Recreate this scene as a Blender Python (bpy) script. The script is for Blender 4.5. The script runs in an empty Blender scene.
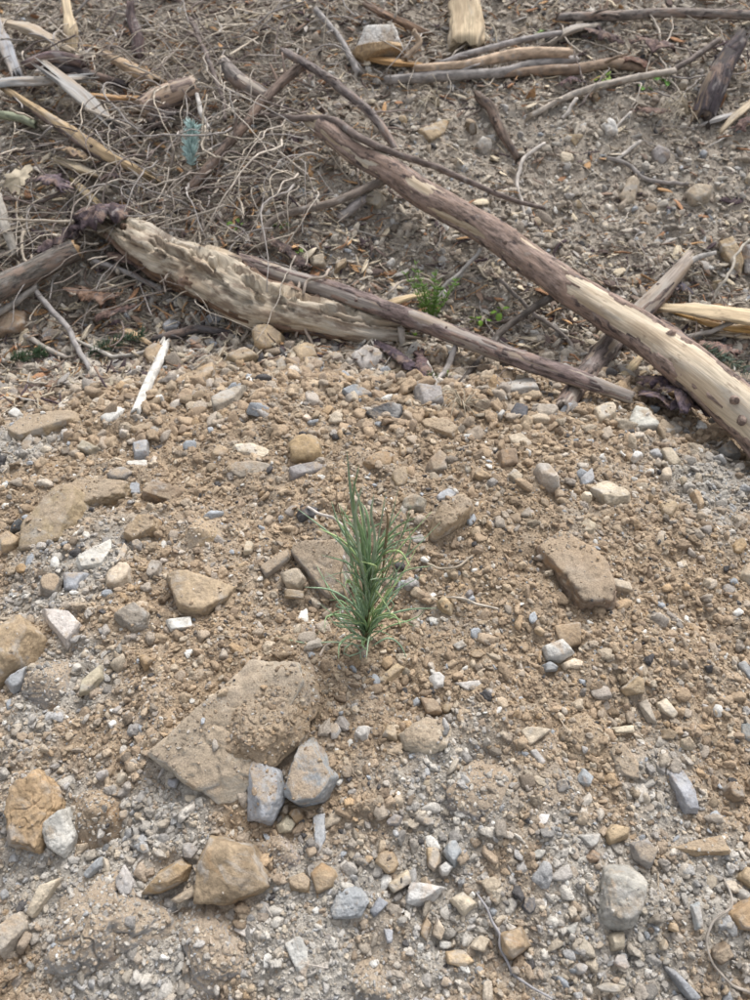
import bpy, bmesh, math, random
import numpy as np
from mathutils import Vector, Matrix
from mathutils.bvhtree import BVHTree

random.seed(7); np.random.seed(7)
R = math.radians
scene = bpy.context.scene
col = scene.collection

# ---------------------------------------------------------------- camera
CAM_H, PITCH, FPX = 0.85, 45.0, 755.0          # metres, degrees below level, focal length in 1000-px-high units
cam = bpy.data.cameras.new('camera')
cam.sensor_fit = 'VERTICAL'; cam.sensor_height = 36.0
cam.lens = 36.0 * FPX / 1000.0
cam.clip_start = 0.02; cam.clip_end = 500
cam.dof.use_dof = True; cam.dof.focus_distance = 1.04; cam.dof.aperture_fstop = 6.5
camo = bpy.data.objects.new('camera', cam); col.objects.link(camo)
camo.location = (0, 0, CAM_H); camo.rotation_euler = (R(90 - PITCH), 0, 0)
scene.camera = camo

# ---------------------------------------------------------------- sky, sun, exposure (bright overcast)
SUN_EL, SUN_AZ = 56.0, 25.0                    # azimuth clockwise from +Y (sun stands behind the bank)
w = bpy.data.worlds.new('World'); scene.world = w; w.use_nodes = True
wn, wl = w.node_tree.nodes, w.node_tree.links
bg = wn['Background']
sky = wn.new('ShaderNodeTexSky'); sky.sky_type = 'NISHITA'; sky.sun_disc = False
sky.sun_elevation = R(SUN_EL); sky.sun_rotation = R(SUN_AZ)
sky.air_density = 1.0; sky.dust_density = 4.0; sky.ozone_density = 1.0
hs = wn.new('ShaderNodeHueSaturation'); hs.inputs['Saturation'].default_value = 0.22   # cloud cover greys the sky
wl.new(sky.outputs[0], hs.inputs['Color']); wl.new(hs.outputs[0], bg.inputs['Color'])
bg.inputs['Strength'].default_value = 0.13
sl = bpy.data.lights.new('sun', 'SUN'); sl.energy = 1.15; sl.angle = R(22); sl.color = (1.0, 0.965, 0.91)
so = bpy.data.objects.new('sun', sl); col.objects.link(so)
sd = Vector((math.sin(R(SUN_AZ)) * math.cos(R(SUN_EL)), math.cos(R(SUN_AZ)) * math.cos(R(SUN_EL)), math.sin(R(SUN_EL))))
so.rotation_euler = (-sd).to_track_quat('-Z', 'Y').to_euler(); so.location = sd * 10
scene.view_settings.view_transform = 'Standard'; scene.view_settings.look = 'None'
scene.view_settings.gamma = 1.0; scene.view_settings.exposure = 0.94
scene.render.engine = 'CYCLES'; scene.cycles.max_bounces = 5; scene.cycles.diffuse_bounces = 4

# ---------------------------------------------------------------- noise
def _h(i, j, k, seed):
    n = (i.astype(np.int64) * 374761393 + j.astype(np.int64) * 668265263 + k.astype(np.int64) * 2147483647 + seed * 1274126177) & 0xFFFFFFFF
    n = ((n ^ (n >> 13)) * 1274126177) & 0xFFFFFFFF
    n = ((n ^ (n >> 16)) * 2246822519) & 0xFFFFFFFF
    return ((n ^ (n >> 15)) & 0xFFFF) / 32767.5 - 1.0
def vnoise(p, seed=0):
    p = np.asarray(p, float); f = np.floor(p); t = p - f; i = f.astype(np.int64); t = t * t * (3 - 2 * t)
    r = 0
    for a in (0, 1):
        for b in (0, 1):
            for c in (0, 1):
                wgt = (t[..., 0] if a else 1 - t[..., 0]) * (t[..., 1] if b else 1 - t[..., 1]) * (t[..., 2] if c else 1 - t[..., 2])
                r = r + wgt * _h(i[..., 0] + a, i[..., 1] + b, i[..., 2] + c, seed)
    return r
def fbm(p, octaves=3, seed=0, gain=0.5):
    r = 0; a = 1; p = np.asarray(p, float)
    for o in range(octaves):
        r = r + a * vnoise(p * 2.03 ** o + 17.3 * o, seed + o); a *= gain
    return r
def sstep(a, b, x):
    t = np.clip((x - a) / (b - a), 0, 1); return t * t * (3 - 2 * t)

# ---------------------------------------------------------------- lie of the land
_py = np.array([-60, -8, -0.6, 0.0, 0.25, 0.5, 0.8, 1.12, 1.30, 1.42, 1.66, 2.2, 3.0, 5.0, 12, 60.])
_pz = np.array([-14, -2.2, -0.26, -0.13, -0.055, -0.006, 0.015, 0.0, -0.075, -0.08, -0.005, 0.20, 0.45, 1.05, 2.6, 7.0])
_ty = np.arange(-4, 7, 0.01); _tz = np.interp(_ty, _py, _pz)
_k = np.exp(-0.5 * (np.arange(-15, 16) / 6.0) ** 2); _k /= _k.sum()
_tz[20:-20] = np.convolve(_tz, _k, 'same')[20:-20]
def prof(y):
    return np.where((y > -3.7) & (y < 6.7), np.interp(y, _ty, _tz), np.interp(y, _py, _pz))
def xyz(x, y, s):
    return np.stack([x * s, y * s, np.zeros_like(x) + 3.7], -1)
def base_h(x, y):
    x = np.asarray(x, float); y = np.asarray(y, float)
    z = prof(y)
    fg = 1 - sstep(1.0, 1.5, y)
    z = z - 0.05 * np.clip(np.abs(x) - 0.15, 0, 0.8) ** 2 * 4 * fg * (0.6 + 0.4 * (x > 0))
    z = z - 0.018 * np.exp(-((x + 0.0) ** 2 + (y - 0.555) ** 2) / 0.09 ** 2)          # planting hollow
    z = z + 0.016 * np.exp(-((x + 0.02) ** 2 + (y - 0.44) ** 2) / 0.07 ** 2)
    z = z - 0.05 * np.exp(-((x + 0.75) ** 2 + (y - 1.33) ** 2) / 0.2 ** 2)            # hollow under the lying branch
    z = z + 0.05 * np.exp(-((x + 0.15) ** 2 + (y - 1.75) ** 2) / 0.22 ** 2)           # earth bank below the brush
    z = z + 0.014 * vnoise(xyz(x, y, 4.5), 3) + 0.008 * vnoise(xyz(x, y, 11), 5)
    z = z + sstep(1.4, 2.2, y) * 0.03 * vnoise(xyz(x, y, 3.2), 9)
    return z
def fine_h(x, y):
    p = xyz(x, y, 1)
    c = np.abs(vnoise(p * 26, 21)); c2 = np.abs(vnoise(p * 60, 22))
    return 0.010 * vnoise(p * 14, 20) + 0.013 * (0.4 - c) + 0.0055 * (0.4 - c2) + 0.002 * vnoise(p * 150, 23)

cp, sp_ = math.cos(R(PITCH)), math.sin(R(PITCH))
def ray(px, py):
    u = (px - 375) / FPX; v = (500 - py) / FPX
    d = Vector((u, cp + v * sp_, -sp_ + v * cp)); return d.normalized()
_ts = np.linspace(0.3, 7, 1400)
def P(px, py, h=0.0):
    """point of the place seen at a spot of the photograph, h metres above the ground there"""
    d = ray(px, py); x = d.x * _ts; y = d.y * _ts; z = CAM_H + d.z * _ts
    g = z - (base_h(x, y) + h); k = np.argmax(g < 0) if (g < 0).any() else len(_ts) - 1
    k = max(k, 1); a = g[k - 1] / (g[k - 1] - g[k] + 1e-9); t = _ts[k - 1] + a * (_ts[k] - _ts[k - 1])
    return Vector((d.x * t, d.y * t, CAM_H + d.z * t))
def PV(px, py, yw):
    d = ray(px, py); t = yw / d.y; return Vector((d.x * t, yw, CAM_H + d.z * t))
def dist(p): return (Vector(p) - camo.location).length
def depth(p):
    q = Vector(p) - camo.location; return q.y * cp - q.z * sp_
def pix(p):
    q = Vector(p) - camo.location; dz = q.y * cp - q.z * sp_
    return 375 + FPX * q.x / dz, 500 - FPX * (q.y * sp_ + q.z * cp) / dz
def mpp(p): return depth(p) / FPX                # metres per photo pixel at p

# ---------------------------------------------------------------- materials
class NT:
    def __init__(s, name, rough=0.9, spec=0.25):
        s.m = bpy.data.materials.new(name); s.m.use_nodes = True
        s.n = s.m.node_tree.nodes; s.l = s.m.node_tree.links; s.b = s.n['Principled BSDF']
        s.b.inputs['Roughness'].default_value = rough
        s.b.inputs['Specular IOR Level'].default_value = spec
        s.pos = s.n.new('ShaderNodeNewGeometry')
    def noise(s, scale, detail=3, vec=None, rough=0.55, dist=0.0):
        t = s.n.new('ShaderNodeTexNoise'); t.inputs['Scale'].default_value = scale; t.inputs['Detail'].default_value = detail
        t.inputs['Roughness'].default_value = rough; t.inputs['Distortion'].default_value = dist
        s.l.new(vec if vec is not None else s.pos.outputs['Position'], t.inputs['Vector']); return t.outputs['Fac']
    def ramp(s, fac, a, b, lo=0.0, hi=1.0):
        t = s.n.new('ShaderNodeMapRange'); t.interpolation_type = 'SMOOTHSTEP'
        t.inputs['From Min'].default_value = a; t.inputs['From Max'].default_value = b
        t.inputs['To Min'].default_value = lo; t.inputs['To Max'].default_value = hi
        s.l.new(fac, t.inputs['Value']); return t.outputs['Result']
    def math(s, op, a, b):
        t = s.n.new('ShaderNodeMath'); t.operation = op
        for i, v in enumerate((a, b)):
            if isinstance(v, (int, float)): t.inputs[i].default_value = v
            else: s.l.new(v, t.inputs[i])
        return t.outputs[0]
    def mix(s, f, a, b, mode='MIX'):
        t = s.n.new('ShaderNodeMix'); t.data_type = 'RGBA'; t.blend_type = mode
        for nm, v in (('Factor', f),):
            if isinstance(v, (int, float)): t.inputs[0].default_value = v
            else: s.l.new(v, t.inputs[0])
        for i, v in ((6, a), (7, b)):
            if isinstance(v, tuple): t.inputs[i].default_value = (*v, 1) if len(v) == 3 else v
            else: s.l.new(v, t.inputs[i])
        return t.outputs[2]
    def scale(s, c, f):
        t = s.n.new('ShaderNodeVectorMath'); t.operation = 'SCALE'; s.l.new(c, t.inputs[0])
        if isinstance(f, (int, float)): t.inputs['Scale'].default_value = f
        else: s.l.new(f, t.inputs['Scale'])
        return t.outputs[0]
    def attr(s, name, typ='GEOMETRY'):
        t = s.n.new('ShaderNodeAttribute'); t.attribute_name = name; t.attribute_type = typ; return t
    def mapping(s, vec, sc):
        t = s.n.new('ShaderNodeMapping'); t.inputs['Scale'].default_value = sc; s.l.new(vec, t.inputs['Vector']); return t.outputs[0]
    def bump(s, fac, strength, distance, prev=None):
        t = s.n.new('ShaderNodeBump'); t.inputs['Strength'].default_value = strength; t.inputs['Distance'].default_value = distance
        s.l.new(fac, t.inputs['Height'])
        if prev is not None: s.l.new(prev, t.inputs['Normal'])
        return t.outputs['Normal']
    def out(s, c, nrm=None):
        s.l.new(c, s.b.inputs['Base Color'])
        if nrm is not None: s.l.new(nrm, s.b.inputs['Normal'])
        return s.m

def mat_ground():
    s = NT('soil', 0.97, 0.1); a = s.attr('col').outputs['Color']
    c = s.scale(a, s.ramp(s.noise(70, 5), 0.3, 0.7, 0.72, 1.2))
    c = s.scale(c, s.ramp(s.noise(420, 3), 0.3, 0.7, 0.75, 1.2))
    f = s.ramp(s.noise(9, 4), 0.5, 0.66); c = s.mix(s.math('MULTIPLY', f, 0.35), c, (0.30, 0.285, 0.26))
    n = s.bump(s.noise(260, 4), 0.9, 0.004); n = s.bump(s.noise(800, 2), 0.6, 0.0015, n)
    return s.out(c, n)
def mat_crumb(name, rough=0.95):
    s = NT(name, rough, 0.15); a = s.attr('col', 'INSTANCER').outputs['Color']
    c = s.scale(a, s.ramp(s.noise(380, 4), 0.25, 0.75, 0.74, 1.22))
    n = s.bump(s.noise(600, 4), 0.7, 0.002)
    return s.out(c, n)
def mat_rock():
    s = NT('stone', 0.88, 0.22)
    oi = s.n.new('ShaderNodeObjectInfo')
    c = s.scale(oi.outputs['Color'], s.ramp(s.noise(34, 5, dist=0.6), 0.25, 0.75, 0.72, 1.22))
    c = s.scale(c, s.ramp(s.noise(230, 4), 0.3, 0.72, 0.82, 1.14))
    # iron staining and grey weathering, in patches of their own
    c = s.mix(s.math('MULTIPLY', s.ramp(s.noise(22, 4, dist=1.0), 0.56, 0.70), 0.45), c, (0.36, 0.22, 0.11))
    c = s.mix(s.math('MULTIPLY', s.ramp(s.noise(27, 5, dist=0.8, vec=s.mapping(s.pos.outputs['Position'], (1, 1.3, 1))), 0.52, 0.66), 0.55), c, (0.42, 0.405, 0.385))
    # loose soil caught on the upper faces
    nz = s.n.new('ShaderNodeSeparateXYZ'); s.l.new(s.pos.outputs['Normal'], nz.inputs[0])
    up = s.ramp(nz.outputs['Z'], 0.35, 0.85)
    d = s.math('ADD', s.noise(30, 6, rough=0.7), s.math('MULTIPLY', oi.outputs['Alpha'], 0.45))
    d = s.math('MULTIPLY', s.ramp(d, 0.56, 0.74), up)
    soil = s.scale(s.mix(s.noise(12, 2), (0.35, 0.255, 0.165), (0.33, 0.285, 0.23)), s.ramp(s.noise(500, 3), 0.3, 0.7, 0.75, 1.2))
    c = s.mix(s.math('MULTIPLY', d, 0.85), c, soil)
    n = s.bump(s.noise(75, 5, rough=0.65), 0.55, 0.006); n = s.bump(s.noise(520, 3), 0.55, 0.0012, n)
    return s.out(c, n)
def mat_bark(name='bark'):
    s = NT(name, 0.85, 0.25); g = s.attr('gc').outputs['Vector']; oi = s.n.new('ShaderNodeObjectInfo')
    v = s.mapping(g, (1, 1, 0.22))
    c = s.scale(oi.outputs['Color'], s.ramp(s.noise(110, 6, v, 0.75), 0.30, 0.70, 0.28, 1.6))
    c = s.mix(s.math('MULTIPLY', s.ramp(s.noise(30, 5, s.mapping(g, (1, 1, 0.3)), 0.7, 0.8), 0.47, 0.62), 0.7), c, (0.29, 0.205, 0.16))
    c = s.mix(s.math('MULTIPLY', s.ramp(s.noise(38, 4, s.mapping(g, (1, 1, 0.5)), 0.6), 0.58, 0.7), 0.5), c, (0.34, 0.315, 0.30))
    c = s.mix(s.math('MULTIPLY', s.ramp(s.noise(45, 3, s.mapping(g, (1.3, 1, 0.6)), 0.6), 0.56, 0.66), 0.8), c, (0.05, 0.04, 0.042))
    n = s.bump(s.noise(160, 5, v, 0.7), 0.8, 0.004)
    return s.out(c, n)
def mat_wood(rot=False):
    s = NT('rotten_wood' if rot else 'bare_wood', 0.8, 0.25); g = s.attr('gc').outputs['Vector']; oi = s.n.new('ShaderNodeObjectInfo')
    v = s.mapping(g, (1, 1, 0.05))
    c = s.scale(oi.outputs['Color'], s.ramp(s.noise(240, 5, v, 0.7), 0.3, 0.7, 0.6, 1.15))
    c = s.mix(s.math('MULTIPLY', s.ramp(s.noise(22, 4, s.mapping(g, (1, 1, 0.25)), 0.65), 0.5, 0.64), 0.6), c, (0.40, 0.37, 0.33))
    c = s.mix(s.math('MULTIPLY', s.ramp(s.noise(30, 4, s.mapping(g, (1, 1, 0.2)), 0.6), 0.45, 0.66), 0.6), c, (0.34, 0.25, 0.165))
    c = s.mix(s.math('MULTIPLY', s.ramp(s.noise(50, 5, s.mapping(g, (1, 1, 0.35)), 0.65), *((0.47, 0.60) if rot else (0.58, 0.70))), 0.7), c, (0.15, 0.105, 0.075))
    n = s.bump(s.noise(300, 4, v), 0.6, 0.002)
    return s.out(c, n)
def mat_twig():
    s = NT('dry_twig', 0.85, 0.25); g = s.attr('gc').outputs['Vector']; oi = s.n.new('ShaderNodeObjectInfo')
    c = s.scale(oi.outputs['Color'], s.ramp(s.noise(90, 4, s.mapping(g, (1, 1, 0.5))), 0.3, 0.7, 0.6, 1.3))
    c = s.mix(s.math('MULTIPLY', s.ramp(s.noise(40, 3, g), 0.55, 0.68), 0.5), c, (0.33, 0.31, 0.29))
    return s.out(c, s.bump(s.noise(400, 3, s.mapping(g, (1, 1, 0.3))), 0.6, 0.001))
def mat_leafy(name, rough=0.6):
    s = NT(name, rough, 0.35); oi = s.n.new('ShaderNodeObjectInfo')
    c = s.scale(oi.outputs['Color'], s.ramp(s.noise(60, 3), 0.3, 0.7, 0.72, 1.25))
    s.b.inputs['Subsurface Weight'].default_value = 0.0
    return s.out(c)
M_GROUND, M_CRUMB, M_ROCK, M_BARK, M_WOOD, M_ROT, M_TWIG, M_LEAF = mat_ground(), mat_crumb('loose_soil_and_chips'), mat_rock(), mat_bark(), mat_wood(), mat_wood(True), mat_twig(), mat_leafy('leaf')

# ---------------------------------------------------------------- mesh and object helpers
def new_mesh(name, v, f, mat, gc=None, smooth=True, sharp=None):
    me = bpy.data.meshes.new(name)
    v = np.asarray(v, np.float32)
    if isinstance(f, np.ndarray):
        n = f.shape[1]; me.vertices.add(len(v)); me.vertices.foreach_set('co', v.ravel())
        me.loops.add(f.size); me.loops.foreach_set('vertex_index', f.astype(np.int32).ravel())
        me.polygons.add(len(f)); me.polygons.foreach_set('loop_start', np.arange(0, f.size, n, dtype=np.int32))
        me.update(calc_edges=True)
    else:
        me.from_pydata(v.tolist(), [], f)
    if gc is not None:
        a = me.attributes.new('gc', 'FLOAT_VECTOR', 'POINT'); a.data.foreach_set('vector', np.asarray(gc, np.float32).ravel())
    me.materials.append(mat)
    if smooth: me.polygons.foreach_set('use_smooth', np.ones(len(me.polygons), bool))
    me.update(); return me
def link(name, me, parent=None, loc=(0, 0, 0), color=None):
    o = bpy.data.objects.new(name, me); col.objects.link(o); o.location = loc
    if parent is not None: o.parent = parent
    if color is not None: o.color = (*color, 1) if len(color) == 3 else color
    return o
def tag(o, label=None, cat=None, group=None, kind=None):
    if label: o['label'] = label
    if cat: o['category'] = cat
    if group: o['group'] = group
    if kind: o['kind'] = kind
    return o
def empty(name, loc): 
    o = bpy.data.objects.new(name, None); col.objects.link(o); o.location = loc; o.empty_display_size = 0.02; return o
_ico = {}
def ico(l):
    if l not in _ico:
        bm = bmesh.new(); bmesh.ops.create_icosphere(bm, subdivisions=l, radius=1.0)
        _ico[l] = (np.array([v.co[:] for v in bm.verts]), np.array([[v.index for v in f.verts] for f in bm.faces])); bm.free()
    return _ico[l]
def hull2(pts):
    pts = sorted(map(tuple, pts))
    def half(ps):
        h = []
        for p in ps:
            while len(h) > 1 and (h[-1][0] - h[-2][0]) * (p[1] - h[-2][1]) - (h[-1][1] - h[-2][1]) * (p[0] - h[-2][0]) <= 0: h.pop()
            h.append(p)
        return h
    a = half(pts); b = half(pts[::-1]); return np.array(a[:-1] + b[:-1])

def solid(planes, ext, level, k, amp, freq, seed, extra=4, rng=None):
    """a faceted block: the convex body inside PLANES, edges worn by k, faces roughened"""
    rng = rng or np.random.default_rng(seed)
    d, f = ico(level); p = d * np.array(ext)
    N = np.array([q[:3] for q in planes]); D = np.array([q[3] for q in planes])
    def radial(N, D):
        x = np.maximum(p @ N.T, 0) / D
        m = x.max(1, keepdims=True) + 1e-9
        return 1.0 / (m[:, 0] * (((x / m) ** k).sum(1)) ** (1.0 / k))
    q = p * radial(N, D)[:, None]
    for _ in range(extra):
        n = rng.normal(size=3) * (1 / np.array(ext)); n[2] = abs(n[2]) * 0.9; n /= np.linalg.norm(n)
        N = np.vstack([N, n]); D = np.append(D, (q @ n).max() * rng.uniform(0.70, 0.92))
    q = p * radial(N, D)[:, None]
    s = float(np.mean(ext)); off = rng.uniform(-50, 50, 3)
    nn = fbm(q / s * freq + off, 3, seed)
    q = q * (1 + 0.8 * amp * nn)[:, None]
    rd = np.abs(vnoise(q / s * freq * 1.7 + off, seed + 3)); q += (-0.9 * amp * s * sstep(0.16, 0.0, rd))[:, None] * d      # chipped seams
    q += (0.45 * amp * s * fbm(q / s * freq * 3.4 + off, 3, seed + 5, .6))[:, None] * d
    return q, f

# ================================================================= the ground
def spaced(segs):
    out = [segs[0][0]]
    for a, b, n in segs: out += list(np.linspace(a, b, n + 1)[1:])
    return np.array(out)
GY = np.concatenate([-np.geomspace(40, 0.35, 24), spaced([(-0.3, 0.1, 30), (0.1, 1.3, 300), (1.3, 3.0, 240), (3.0, 4.2, 50)]), np.geomspace(4.4, 60, 24)])
GU = np.concatenate([-np.geomspace(40, 1.96, 22), spaced([(-1.9, 1.9, 620)]), np.geomspace(1.96, 40, 22)])
Y, U = np.meshgrid(GY, GU, indexing='ij')
X = U * (0.42 + 0.38 * np.clip(Y, 0, 4.2))
inner = (np.abs(U) < 1.92) & (Y > -0.35) & (Y < 4.3)
Z = base_h(X, Y) + np.where(inner, fine_h(X, Y), 0)
nr, nc = Y.shape; idx = np.arange(nr * nc).reshape(nr, nc)
F = np.stack([idx[:-1, :-1], idx[:-1, 1:], idx[1:, 1:], idx[1:, :-1]], -1).reshape(-1, 4)

# where the spoil is grey shale grit instead of tan loam (photo spots put on the ground)
TAN, GREY, BACK = np.array((0.345, 0.264, 0.185)), np.array((0.365, 0.335, 0.295)), np.array((0.345, 0.30, 0.25))
_patch = [(70, 560, 70), (55, 690, 60), (40, 850, 80), (120, 930, 110), (350, 960, 95), (470, 810, 85), (560, 890, 100), (705, 480, 62),
          (640, 930, 60), (15, 450, 45), (170, 820, 55), (440, 900, 80), (720, 880, 60), (300, 930, 60), (660, 790, 55)]
_patch = [(P(a, b), r) for a, b, r in _patch]; _patch = [(p.x, p.y, r * mpp(p)) for p, r in _patch]
def greyness(x, y):
    g = np.zeros_like(x)
    for a, b, r in _patch: g = np.maximum(g, np.exp(-(((x - a) ** 2 + ((y - b) * 0.8) ** 2) / r ** 2) ** 1.5))
    return np.clip(sstep(0.05, 1.05, g + 0.42 * fbm(xyz(x, y, 13), 4, 31, .6)), 0, 1)
def backness(x, y): return sstep(1.18, 1.46, y + 0.10 * fbm(xyz(x, y, 7), 3, 40) + 0.12 * sstep(-.35, -.7, x))
def soil_col(x, y):
    g = greyness(x, y)[..., None]; b = backness(x, y)[..., None]
    c = TAN * (1 - g) + GREY * g
    c = c * (1 + 0.10 * fbm(xyz(x, y, 9), 2, 55))[..., None]
    bc = BACK * (1 + 0.16 * fbm(xyz(x, y, 6), 3, 58))[..., None]
    return c * (1 - b) + bc * b
gm = new_mesh('ground', np.stack([X, Y, Z], -1).reshape(-1, 3), F, M_GROUND)
ca = gm.attributes.new('col', 'FLOAT_COLOR', 'POINT')
C4 = np.ones((nr * nc, 4), np.float32); C4[:, :3] = soil_col(X, Y).reshape(-1, 3); ca.data.foreach_set('color', C4.ravel())
tag(link('ground', gm), 'tan and grey stony soil sloping up to the brush-covered bank', kind='structure')

# ================================================================= stones
PAL = {'T': (.39, .30, .20), 'C': (.49, .42, .325), 'O': (.38, .27, .165), 'G': (.295, .275, .26), 'P': (.46, .435, .40), 'B': (.34, .35, .365),
       'D': (.105, .105, .11), 'N': (.25, .19, .135), 'W': (.58, .56, .53), 'K': (.355, .31, .26)}
TREE_V, TREE_F, tree_n = [], [], 0
TREE_D = []
def to_tree(v, f, dust):
    global tree_n
    TREE_D.append(np.full(len(f), dust))
    TREE_V.append(v); TREE_F.append(f + tree_n); tree_n += len(v)
def gnormal(x, y):
    e = 0.02; x = np.array([x, x + e, x - e, x, x]); y = np.array([y, y, y, y + e, y - e]); z = base_h(x, y)
    return Vector((-(z[1] - z[2]) / (2 * e), -(z[3] - z[4]) / (2 * e), 1)).normalized()
STONES = []
def stone(name, pts, c, label, cat='stone', thick=0.5, k=16, amp=0.05, dust=0.35, lift=0.30, lean=0.30, level=None, seed=None, group='stones lying on the planted ground', extra=4, mat=None):
    seed = seed if seed is not None else int(sum(7 * a + 13 * b for a, b in pts)) % 9973
    rng = np.random.default_rng(seed)
    pa = np.array(pts, float); cx, cy = pa.mean(0)
    g = P(cx, cy); up = gnormal(g.x, g.y); tc = (camo.location - g).normalized()
    n = (up * (1 - lean) + tc * lean + Vector(rng.normal(size=3)) * 0.07).normalized()
    e1 = Vector((1, 0, 0)); e1 = (e1 - n * e1.dot(n)).normalized(); e2 = n.cross(e1)
    size = math.sqrt(np.prod(np.ptp(pa, axis=0) + 2)) * mpp(g)
    small = (np.ptp(pa, axis=0).min() + 2) * mpp(g)
    t = max(thick * small, 0.16 * size)
    k = k * 4.0 if k > 6 else k * 1.8
    o3 = g + up * (lift * t * 0.6 + 0.005)
    q = []
    for px, py in pa:
        d = ray(px, py); s = (o3 - camo.location).dot(n) / d.dot(n); h = camo.location + d * s - o3
        q.append((h.dot(e1), h.dot(e2)))
    hp = hull2(q)
    while len(hp) > (6 if k > 15 else 7):                            # keep the corners that matter
        ar = [abs(np.cross(hp[i] - hp[i - 1], hp[(i + 1) % len(hp)] - hp[i])) for i in range(len(hp))]
        hp = np.delete(hp, int(np.argmin(ar)), 0)
    ctr = hp.mean(0); hp = hp - ctr; o3 = o3 + e1 * ctr[0] + e2 * ctr[1]
    planes = []
    for i in range(len(hp)):
        a, b = hp[i], hp[(i + 1) % len(hp)]; e = b - a; L = np.linalg.norm(e)
        if L < 1e-5: continue
        nn = np.array((e[1], -e[0])) / L; al = rng.uniform(0.5, 0.95) if name == 'soil_clod' else rng.uniform(0.04, 0.30)
        planes.append((nn[0] * math.cos(al), nn[1] * math.cos(al), math.sin(al), max(nn @ a, 1e-4) * math.cos(al) * 1.03))
    tl = rng.normal(size=2) * 0.10; tn = np.array((tl[0], tl[1], 1)); tn /= np.linalg.norm(tn)
    planes += [(*tn, t * 0.5), (0, 0, -1, t * 0.9)]
    ext = (np.abs(hp[:, 0]).max(), np.abs(hp[:, 1]).max(), t * 0.7)
    pxs = float(np.ptp(pa, axis=0).max())
    lv = level or (6 if pxs > 80 else 5 if pxs > 34 else 4)
    v, f = solid(planes, ext, lv, k, amp, 2.2, seed, extra, rng)
    M = np.array([e1, e2, n]); wv = v @ M
    me = new_mesh(name, wv, f, mat or M_ROCK, wv + 3.0 if mat else None)
    cc = PAL[c] if isinstance(c, str) else c
    j = 1 + 0.12 * rng.normal(); cc = tuple(float(np.clip(x * j * (1 + 0.01 * rng.normal()), 0.03, 0.8)) for x in cc)
    o = link(name, me, None, o3, (*cc, dust))
    tag(o, label, cat, group)
    o['kind'] = 'thing'
    to_tree(wv + np.array(o3), f, dust)
    STONES.append(dict(o=o, px=(cx, cy), r=float(np.ptp(pa, axis=0).max()) / 2, c=c, label=label))
    return o
def blob(cx, cy, w_, h_, rot, n, rng):
    a = np.sort(rng.uniform(0, 2 * math.pi, n)) if n > 6 else (np.arange(n) + rng.uniform(-0.3, 0.3, n)) * 2 * math.pi / n
    x = np.cos(a) * w_ / 2; y = np.sin(a) * h_ / 2; c, s = math.cos(rot), math.sin(rot)
    return list(zip(cx + x * c - y * s, cy + x * s + y * c))

SLAB = 'rock'
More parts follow.
